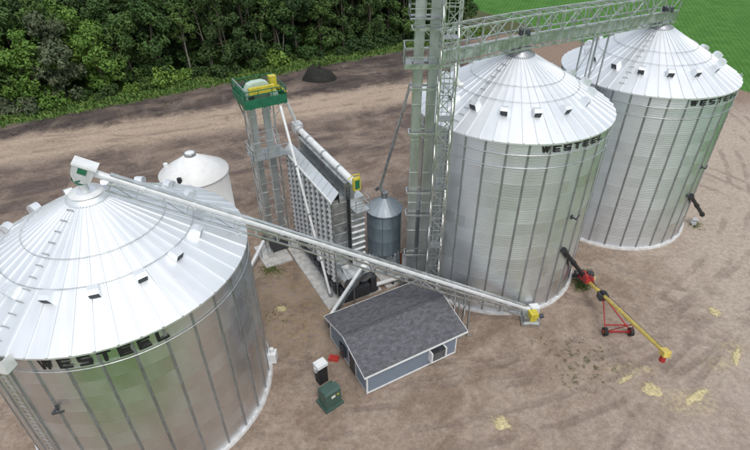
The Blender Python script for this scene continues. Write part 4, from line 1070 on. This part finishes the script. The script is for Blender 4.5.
# undercarriage
wl, wr = Vector((17.95, 27.75, .34)), Vector((19.95, 27.72, .34))
MB().beam(wl, wr, .11).build('axle', 'red', au)
MB().beam(wl + Vector((.15, .5, .22)), wr + Vector((-.15, .5, .22)), .08).build('cross_tube', 'red', au)
MB().beam(wl, S0 + SD * .60, .07).build('lift_strut', 'red', au)
MB().beam(wr, S0 + SD * .60, .07).build('lift_strut', 'red', au)
MB().beam(wl, S0 + SD * 1.3, .07).build('frame_strut', 'red', au)
MB().beam(wr, S0 + SD * 1.3, .07).build('frame_strut', 'red', au)
for p in (wl, wr):
    o = MB().tube(p - Vector((.13, 0, 0)), p + Vector((.13, 0, 0)), .34, n=20).build('wheel', 'black', au)
    MB().tube(p - Vector((.15, 0, 0)), p + Vector((.15, 0, 0)), .17, n=14).build('rim', 'red', o)
MB().path([S0 + SD * .25 + Vector((0, 0, .25)), S0 + SD * .9 + Vector((0, 0, .32)), S0 + SD * 1.8 + Vector((0, 0, .2))], .018, n=6).build('truss_cable', 'darkmetal', au)

# ------------------------------------------------------------------ spilled grain
def spill(label, x, y, rx, ry, h, seed, rot=0.0):
    r_ = random.Random(seed); vs = [(x, y, h - .02)]; fs = []; nn = 40; rings = (0.3, 0.55, 0.8, 1.0)
    for ri, f in enumerate(rings):
        for i in range(nn):
            a = 2 * PI * i / nn
            q = 1 + 0.55 * mnoise.noise(Vector((math.cos(a) * 1.2, math.sin(a) * 1.2, seed * 3.1))) + .30 * mnoise.noise(Vector((math.cos(a) * 2.6, math.sin(a) * 2.6, seed))) * f + (.06 * r_.uniform(-1, 1) if ri == 3 else .0)
            px, py = rx * f * q * math.cos(a), ry * f * q * math.sin(a)
            px, py = px * math.cos(rot) - py * math.sin(rot), px * math.sin(rot) + py * math.cos(rot)
            vs.append((x + px, y + py, (h * (1 - f) ** 0.8 * (1 + .4 * r_.uniform(-1, 1)) if ri < 3 else -.06) + .01))
    fs += [(0, 1 + i, 1 + (i + 1) % nn) for i in range(nn)]
    for k in range(3):
        for i in range(nn):
            a, b = 1 + k * nn + i, 1 + k * nn + (i + 1) % nn; fs.append((a, a + nn, b + nn, b))
    for _ in range(170):
        a = r_.uniform(0, 2 * PI); f = abs(r_.gauss(0.95, .33)); qx, qy = rx * f * math.cos(a), ry * f * math.sin(a)
        qx, qy = x + qx * math.cos(rot) - qy * math.sin(rot), y + qx * math.sin(rot) + qy * math.cos(rot); sz = r_.uniform(.015, .05); o_ = len(vs); b0 = r_.uniform(0, 6)
        vs += [(qx + sz * math.cos(b0 + k_ * 2.1), qy + sz * math.sin(b0 + k_ * 2.1), .012 + .01 * (k_ == 0)) for k_ in range(3)]; fs.append((o_, o_ + 1, o_ + 2))
    o = MB().add(vs, fs, True).build('spilled_grain', 'grain'); tag(o, label, 'spilled grain', 'yellow grain spills on the dirt')
spill('larger yellow grain spill on dirt below the portable auger end', 19.35, 22.65, .75, .62, .07, 1, .4)
spill('round yellow grain spill at the bottom edge, right of the transformer', 8.3, 20.1, .55, .48, .06, 2)
spill('yellow grain spill farthest to the right on the dirt, level with the auger frame', 28.0, 30.2, .42, .5, .05, 3)
spill('faint thin grain spill right of the larger yellow one', 22.4, 22.1, .95, .35, .03, 4, .5)
spill('pale grain streak near the right edge of the yard', 27.1, 25.6, .9, .25, .03, 5, .9)
spill('small yellow grain streak beside the larger spill, towards the wheels', 17.9, 23.5, .7, .14, .03, 6, .5)
spill('yellow grain dribble around the unloading end of the middle bin', 19.2, 34.6, .6, .42, .05, 7)
spill('pale yellow chaff patch on the dirt between near bin and dryer', -7.9, 30.9, .38, .3, .03, 8)

# ------------------------------------------------------------------ dark soil heaps
def heap(label, x, y, rx, ry, h, seed):
    vs = [(x, y, h)]; fs = []; nn = 36; R8 = 9
    for k in range(1, R8 + 1):
        f = k / R8
        for i in range(nn):
            a = 2 * PI * i / nn; q = 1 + .25 * mnoise.noise(Vector((math.cos(a) * 1.2, math.sin(a) * 1.2, seed)))
            px, py = x + rx * f * q * math.cos(a), y + ry * f * q * math.sin(a)
            z = h * (1 - f ** 1.5) * (1 + .95 * mnoise.noise(Vector((px * .42, py * .42, seed + 3.7)))) + .35 * (1 - f) * mnoise.noise(Vector((px * 1.1, py * 1.1, seed))) + .14 * mnoise.noise(Vector((px * 2.3, py * 2.3, seed)))
            vs.append((px, py, z if k < R8 else -.25))
    fs += [(0, 1 + i, 1 + (i + 1) % nn) for i in range(nn)]
    for k in range(R8 - 1):
        for i in range(nn):
            a, b = 1 + k * nn + i, 1 + k * nn + (i + 1) % nn; fs.append((a, a + nn, b + nn, b))
    o = MB().add(vs, fs).build('soil_heap', 'soil'); tag(o, label, 'soil heap', None)
heap('dark soil heap beside the woods, right of the green platform', -9.3, 87.0, 3.1, 2.5, 3.1, 1)

# ------------------------------------------------------------------ vegetation
def leaf_cloud(rng, centers, radii, n_each, size, flat=0.0):
    """many small leaf faces through the volume of several clumps"""
    V = []; 
    for c_, r_ in zip(centers, radii):
        n_ = max(8, int(n_each * (r_ / np.mean(radii)) ** 2))
        d = rng.normal(size=(n_, 3)); d /= np.linalg.norm(d, axis=1)[:, None]
        rad = r_ * rng.uniform(0.45, 1.05, n_) ** 0.6
        p = c_ + d * rad[:, None] * np.array([1, 1, .8])
        nrm = d * .7 + rng.normal(size=(n_, 3)) * .6 + np.array([0, 0, .5]); nrm /= np.linalg.norm(nrm, axis=1)[:, None]
        t = np.cross(nrm, rng.normal(size=(n_, 3))); t /= np.linalg.norm(t, axis=1)[:, None]; b = np.cross(nrm, t)
        s = size * rng.uniform(.55, 1.25, n_)[:, None]
        q = np.stack([p - t * s * .9, p - b * s * .45, p + t * s, p + b * s * .5], 1)
        V.append(q)
    V = np.concatenate(V); nf = len(V)
    me = bpy.data.meshes.new('crown'); me.from_pydata(V.reshape(-1, 3).tolist(), [], [(4 * i, 4 * i + 1, 4 * i + 2, 4 * i + 3) for i in range(nf)])
    return me
def tree_meshes(seed, h, spread, base_f, mt, bark, n_cl=34, n_each=120, size=.34):
    rng = np.random.default_rng(seed); r_ = random.Random(seed)
    cs = []; rs = []
    z0 = h * base_f
    for i in range(n_cl):
        f = rng.uniform(0, 1); z = z0 + (h - z0) * f
        prof = math.sin(PI * min(.97, .18 + .78 * f)) ** .7
        a = rng.uniform(0, 2 * PI); rad = spread * prof * rng.uniform(.25, 1.0)
        cs.append(np.array([rad * math.cos(a), rad * math.sin(a), z])); rs.append(rng.uniform(.65, 1.25) * spread * .33)
    cr = leaf_cloud(rng, cs, rs, n_each, size); cr.materials.append(MAT[mt])
    mb = MB(); lean = Vector((r_.uniform(-.5, .5), r_.uniform(-.5, .5), 0)); p = Vector((0, 0, -.3)); rad = h * .016
    trunk = [p]
    for k in range(1, 6):
        q = Vector((lean.x * k / 5 + r_.uniform(-.15, .15), lean.y * k / 5 + r_.uniform(-.15, .15), h * .8 * k / 5)); mb.tube(p, q, rad * (1 - (k - 1) / 6), rad * (1 - k / 6), 7, False); p = q; trunk.append(q)
    for k in range(9):
        c_ = cs[k]; b0 = trunk[r_.choice((2, 3, 4))]; mid = (Vector(c_) + b0) * .5 + Vector((0, 0, .3)); mb.tube(b0, mid, rad * .42, rad * .25, 5, False); mb.tube(mid, Vector(c_), rad * .25, rad * .08, 5, False)
    tm = mb.mesh('trunk'); tm.materials.append(MAT[bark])
    return tm, cr
TV = [tree_meshes(11, 14.5, 3.6, .16, 'leaf_dark', 'bark'), tree_meshes(12, 13.0, 3.9, .10, 'leaf_mid', 'bark'), tree_meshes(13, 15.5, 3.3, .22, 'leaf_dark', 'bark'),
      tree_meshes(14, 12.0, 4.1, .12, 'leaf_bright', 'bark'), tree_meshes(15, 11.0, 3.5, .08, 'leaf_grey', 'bark'), tree_meshes(16, 14.0, 3.7, .14, 'leaf_mid', 'bark'),
      tree_meshes(17, 15.0, 2.9, .50, 'leaf_mid', 'barkpale', 22, 110)]
TL = ['dark green', 'mid green', 'tall dark green', 'bright yellow-green', 'grey-green', 'full mid green', 'bare-stemmed']
def put_tree(v, x, y, s, rz, label, group, nm='tree'):
    t = thing(nm, label, 'tree', (x, y, 0), group); t.rotation_euler = (0, 0, rz); t.scale = (s, s, s * rnd.uniform(.92, 1.08))
    inst('trunk', TV[v][0], t); inst('crown', TV[v][1], t)
    return t
FRONT = []; SHRUBS = []
ORD = ['zeroth', 'first', 'second', 'third', 'fourth', 'fifth', 'sixth', 'seventh', 'eighth', 'ninth', 'tenth', 'eleventh', 'twelfth', 'thirteenth', 'fourteenth', 'fifteenth', 'sixteenth', 'seventeenth', 'eighteenth', 'nineteenth', 'twentieth']
def ordinal(i): return ORD[i] if i <= 20 else (ORD[20 + 0][:-4] + 'y-' + ORD[i - 20] if i < 30 else ('thirtieth' if i == 30 else ('thirty-' + ORD[i - 30] if i < 40 else 'fortieth')))
def px(x, y, z):
    d = Vector((x, y, z - CAMZ)); dz = d.dot(fw); return 375 + 510.72 * d.dot(rt) / dz, 225 - 510.72 * d.dot(upv) / dz
ED = Vector((.86, .511, 0)); EN_ = Vector((-.511, .86, 0)); E0_ = Vector((-55, 71, 0))
tcount = 0
special = {}
for row in range(13):
    dpt = 2.2 + row * 4.6
    tpos = -34 + (row % 2) * 2.4
    while tpos < 92:
        j = rnd.uniform(-1.1, 1.1); k = rnd.uniform(-1.2, 1.2)
        p = E0_ + ED * (tpos + j) + EN_ * (dpt + k + (1.0 if row == 0 else 0))
        tpos += rnd.uniform(4.3, 5.6)
        if p.x > 34 + row * 0.6: continue
        xb, yb = px(p.x, p.y, 0); xt, yt = px(p.x, p.y, 15)
        if xt < -70 or xt > 640 or yb < -8: continue
        # mixed woods: bright ones to the left front
        if row < 2 and xb < 130: v = rnd.choice((1, 3, 3, 4, 0, 5))
        elif row < 2: v = rnd.choice((0, 1, 2, 5, 0, 5, 1, 6))
        else: v = rnd.choice((0, 1, 2, 0, 5, 2, 3 if xb < 150 else 1))
        where = 'at the front edge of the woods facing the dirt yard' if row == 0 else ('in the second row of the woods' if row == 1 else 'deep in the dense woods')
        tt_ = put_tree(v, p.x, p.y, rnd.uniform(.82, 1.15), rnd.uniform(0, 6.28), f'{TL[v]} tree {where}', f'{TL[v]} trees {where}')
        if row < 2: FRONT.append((row, xt, v, tt_))
        tcount += 1
for rw_ in (0, 1):
    seen = {}
    for _, xt, v, t in sorted([q for q in FRONT if q[0] == rw_], key=lambda q: q[1]):
        seen[v] = seen.get(v, 0) + 1
        t['label'] = f'{ordinal(seen[v])} {TL[v]} tree from the left ' + ('along the front of the woods' if rw_ == 0 else 'in the second row of the woods')
# a few trees one can pick out
def g0(xp, yp):
    d = fw + rt * ((xp - 375) / 510.72) - upv * ((yp - 225) / 510.72); t = -CAMZ / d.z; return d.x * t, d.y * t
def stem_tree(label, xp, yp, h, seed):
    x, y = g0(xp, yp); r_ = random.Random(seed)
    t = thing('tree', label, 'tree', (x, y, 0))
    mb = MB(); ends = []
    for s in (-1, 1):
        p = Vector((x, y, -.2)); 
        for k in range(1, 7):
            q = Vector((x + s * .25 * k * r_.uniform(.6, 1.3), y + r_.uniform(-.2, .2), h * k / 6)); mb.tube(p, q, .17 * (1 - (k - 1) / 7.5), .17 * (1 - k / 7.5), 8, False); p = q
            if k > 2:
                e = q + Vector((r_.uniform(-1.6, 1.6), r_.uniform(-1, 1), r_.uniform(.6, 1.6))); mb.tube(q, e, .06, .02, 5, False); ends.append(e)
        ends.append(p)
    mb.build('trunk', 'barkpale', t)
    rng = np.random.default_rng(seed)
    cr = leaf_cloud(rng, [np.array((e.x - x, e.y - y, e.z)) for e in ends], [1.0] * len(ends), 70, .3); cr.materials.append(MAT['leaf_mid'])
    inst('crown', cr, t)
stem_tree('forked tree with pale bare stems before the woods, left of green platform', 213, 71, 12.0, 5)
stem_tree('slender pale-stemmed tree behind the green platform at the edge of the woods', 262, 66, 11.0, 6)
stem_tree('thin leaning pale-stemmed tree right of green platform', 283, 62, 10.0, 8)
# leafless grey shrub at the left
x, y = g0(44, 100); ds = thing('dead_shrub', 'leafless grey dead shrub at the left edge of the woods', 'shrub', (x, y, 0)); mb = MB(); r_ = random.Random(3)
def twig(p, d, ln, r, dep):
    q = p + d * ln; mb.tube(p, q, r, r * .55, 5, False)
    if dep:
        for _ in range(3): twig(q, (d + Vector((r_.uniform(-.8, .8), r_.uniform(-.8, .8), r_.uniform(-.2, .5)))).normalized(), ln * .72, r * .55, dep - 1)
for k in range(7): twig(Vector((x + r_.uniform(-1.4, 1.4), y + r_.uniform(-.6, .6), -.1)), Vector((r_.uniform(-.6, .6), r_.uniform(-.4, .4), 1)).normalized(), r_.uniform(1.2, 2.0), .06, 3)
mb.build('branches', 'barkpale', ds)
# shrubs along the edge
SH = []
for sd_, mt in ((31, 'leaf_mid'), (32, 'leaf_bright'), (33, 'leaf_grey'), (34, 'leaf_dark')):
    rng = np.random.default_rng(sd_); cs = [np.array((rng.uniform(-1.3, 1.3), rng.uniform(-1.1, 1.1), rng.uniform(.35, 1.9))) for _ in range(12)]
    me = leaf_cloud(rng, cs, [rng.uniform(.5, .95) for _ in cs], 90, .24); me.materials.append(MAT[mt]); SH.append(me)
STM = MB()
for k in range(5): STM.tube((0, 0, -.2), (math.cos(k * 1.3) * .8, math.sin(k * 1.3) * .8, 1.5), .05, .02, 5, False)
STM = STM.mesh('stem'); STM.materials.append(MAT['bark'])
SL = ['mid green', 'bright green', 'grey-green', 'dark green']
tpos = -30
while tpos < 84:
    p = E0_ + ED * tpos + EN_ * rnd.uniform(-.2, 1.8); tpos += rnd.uniform(2.4, 4.0)
    v = rnd.choice((0, 1, 2, 2, 3)) if px(p.x, p.y, 0)[0] < 150 else rnd.choice((0, 3, 3, 1))
    if px(p.x, p.y, 0)[0] < -40: continue
    s = rnd.uniform(.7, 1.5)
    t = thing('shrub', f'{SL[v]} shrub in the undergrowth along the woods edge', 'shrub', (p.x, p.y, 0), f'{SL[v]} shrubs along the woods edge'); t.rotation_euler = (0, 0, rnd.uniform(0, 6)); t.scale = (s, s, s * rnd.uniform(.8, 1.2))
    inst('foliage', SH[v], t); inst('stem', STM, t); SHRUBS.append((px(p.x, p.y, 0)[0], v, t))

seen = {}
for _, v, t in sorted(SHRUBS, key=lambda q: q[0]):
    seen[v] = seen.get(v, 0) + 1; t['label'] = f'{ordinal(seen[v])} {SL[v]} shrub from the left in the undergrowth along the woods'
def tufts(name, label, cat, pts, mt, hgt, blades=5, wid=.05):
    vs = []; fs = []
    for (x, y, s) in pts:
        for b in range(blades):
            a = rnd.uniform(0, 6.28); l_ = hgt * s * rnd.uniform(.6, 1.3); lean = rnd.uniform(.2, .9) * l_; bx, by = x + rnd.uniform(-.12, .12) * s, y + rnd.uniform(-.12, .12) * s
            ww = wid * s; ca, sa = math.cos(a), math.sin(a); o = len(vs)
            vs += [(bx - sa * ww, by + ca * ww, -.06), (bx + sa * ww, by - ca * ww, -.06), (bx + ca * lean * .5 + sa * ww * .7, by + sa * lean * .5 - ca * ww * .7, l_ * .7), (bx + ca * lean, by + sa * lean, l_ * .85)]
            fs += [(o, o + 1, o + 2), (o, o + 2, o + 3)]
    me = bpy.data.meshes.new(name); me.from_pydata(vs, [], fs); me.materials.append(MAT[mt])
    o = bpy.data.objects.new(name, me); col.objects.link(o); o['kind'] = 'stuff'; tag(o, label, cat); return o
pts = []
for _ in range(7000):
    t_ = rnd.uniform(-30, 92); d_ = rnd.gauss(0.8, 1.7); p = E0_ + ED * t_ - EN_ * d_
    if d_ > 4.2: continue
    pts.append((p.x, p.y, rnd.uniform(.5, 1.3)))
tufts('grass', 'rough green grass verge between the woods and the dark soil', 'grass', pts, 'grass', .55, 4, .10)
pts = []
wc = [(14.5, 26.6), (15.6, 25.4), (16.4, 26.2), (14.9, 25.2), (13.9, 25.6), (15.9, 24.2), (14.4, 23.6), (13.3, 27.6), (17.1, 24.6)]
for _ in range(1500):
    c_ = rnd.choice(wc); x, y = c_[0] + rnd.gauss(0, .95), c_[1] + rnd.gauss(0, .6)
    if mnoise.noise(Vector((x * 2.2, y * 2.2, 2))) > .15: pts.append((x, y, rnd.uniform(.2, .7)))
for cx, cy, n_, sg in ((18.1, 33.5, 170, .35), (19.3, 34.9, 40, .35), (-9.7, 36.0, 160, .38), (-9.0, 35.4, 50, .5), (1.9, 34.2, 40, .3), (32.6, 42.2, 50, .4), (-8.2, 30.0, 20, .7)):
    for _ in range(n_): pts.append((cx + rnd.gauss(0, sg), cy + rnd.gauss(0, sg), rnd.uniform(.4, 1.2)))
tufts('weeds', 'sparse green weeds growing on the dirt around the bins and elevator', 'weeds', pts, 'weed', .15, 5, .022)
# clods and stones on the churned soil
vs = []; fs = []
def clod(x, y, r):
    o = len(vs); k = [(1, 0, 0), (-1, 0, 0), (0, 1, 0), (0, -1, 0), (0, 0, .8), (0, 0, -.8)]
    for a in k: q = r * rnd.uniform(.6, 1.3); vs.append((x + a[0] * q, y + a[1] * q, a[2] * q + r * .2 - .03))
    for a in ((0, 2, 4), (2, 1, 4), (1, 3, 4), (3, 0, 4), (2, 0, 5), (1, 2, 5), (3, 1, 5), (0, 3, 5)): fs.append(tuple(i + o for i in a))
for _ in range(900):
    p = E0_ + ED * rnd.uniform(-20, 92) - EN_ * rnd.uniform(3.5, 8.0); clod(p.x, p.y, rnd.choice((.05, .06, .08, .1, .14)))
me = bpy.data.meshes.new('soil_clods'); me.from_pydata(vs, [], fs); me.materials.append(MAT['soil'])
o = bpy.data.objects.new('soil_clods', me); col.objects.link(o); o['kind'] = 'stuff'; tag(o, 'dark soil clods strewn over the turned strip before the woods', 'soil')
vs = []; fs = []
for _ in range(3600):
    x_ = rnd.uniform(-24, 40); y_ = rnd.uniform(17, 60)
    if any(math.dist((x_, y_), c_) < r_ + .5 for c_, r_ in ((CM, RB), (CR, RB), (CL, RL))): continue
    if mnoise.noise(Vector((x_ * .3, y_ * .3, 4))) < -.05: continue
    clod(x_, y_, rnd.choice((.02, .025, .03, .03, .045, .06)))
me = bpy.data.meshes.new('gravel'); me.from_pydata(vs, [], fs); me.materials.append(MAT['stone'])
o = bpy.data.objects.new('gravel', me); col.objects.link(o); o['kind'] = 'stuff'; tag(o, 'small stones scattered thinly over the dirt yard', 'gravel')
print('TREES', tcount, 'OBJECTS', len(bpy.data.objects))
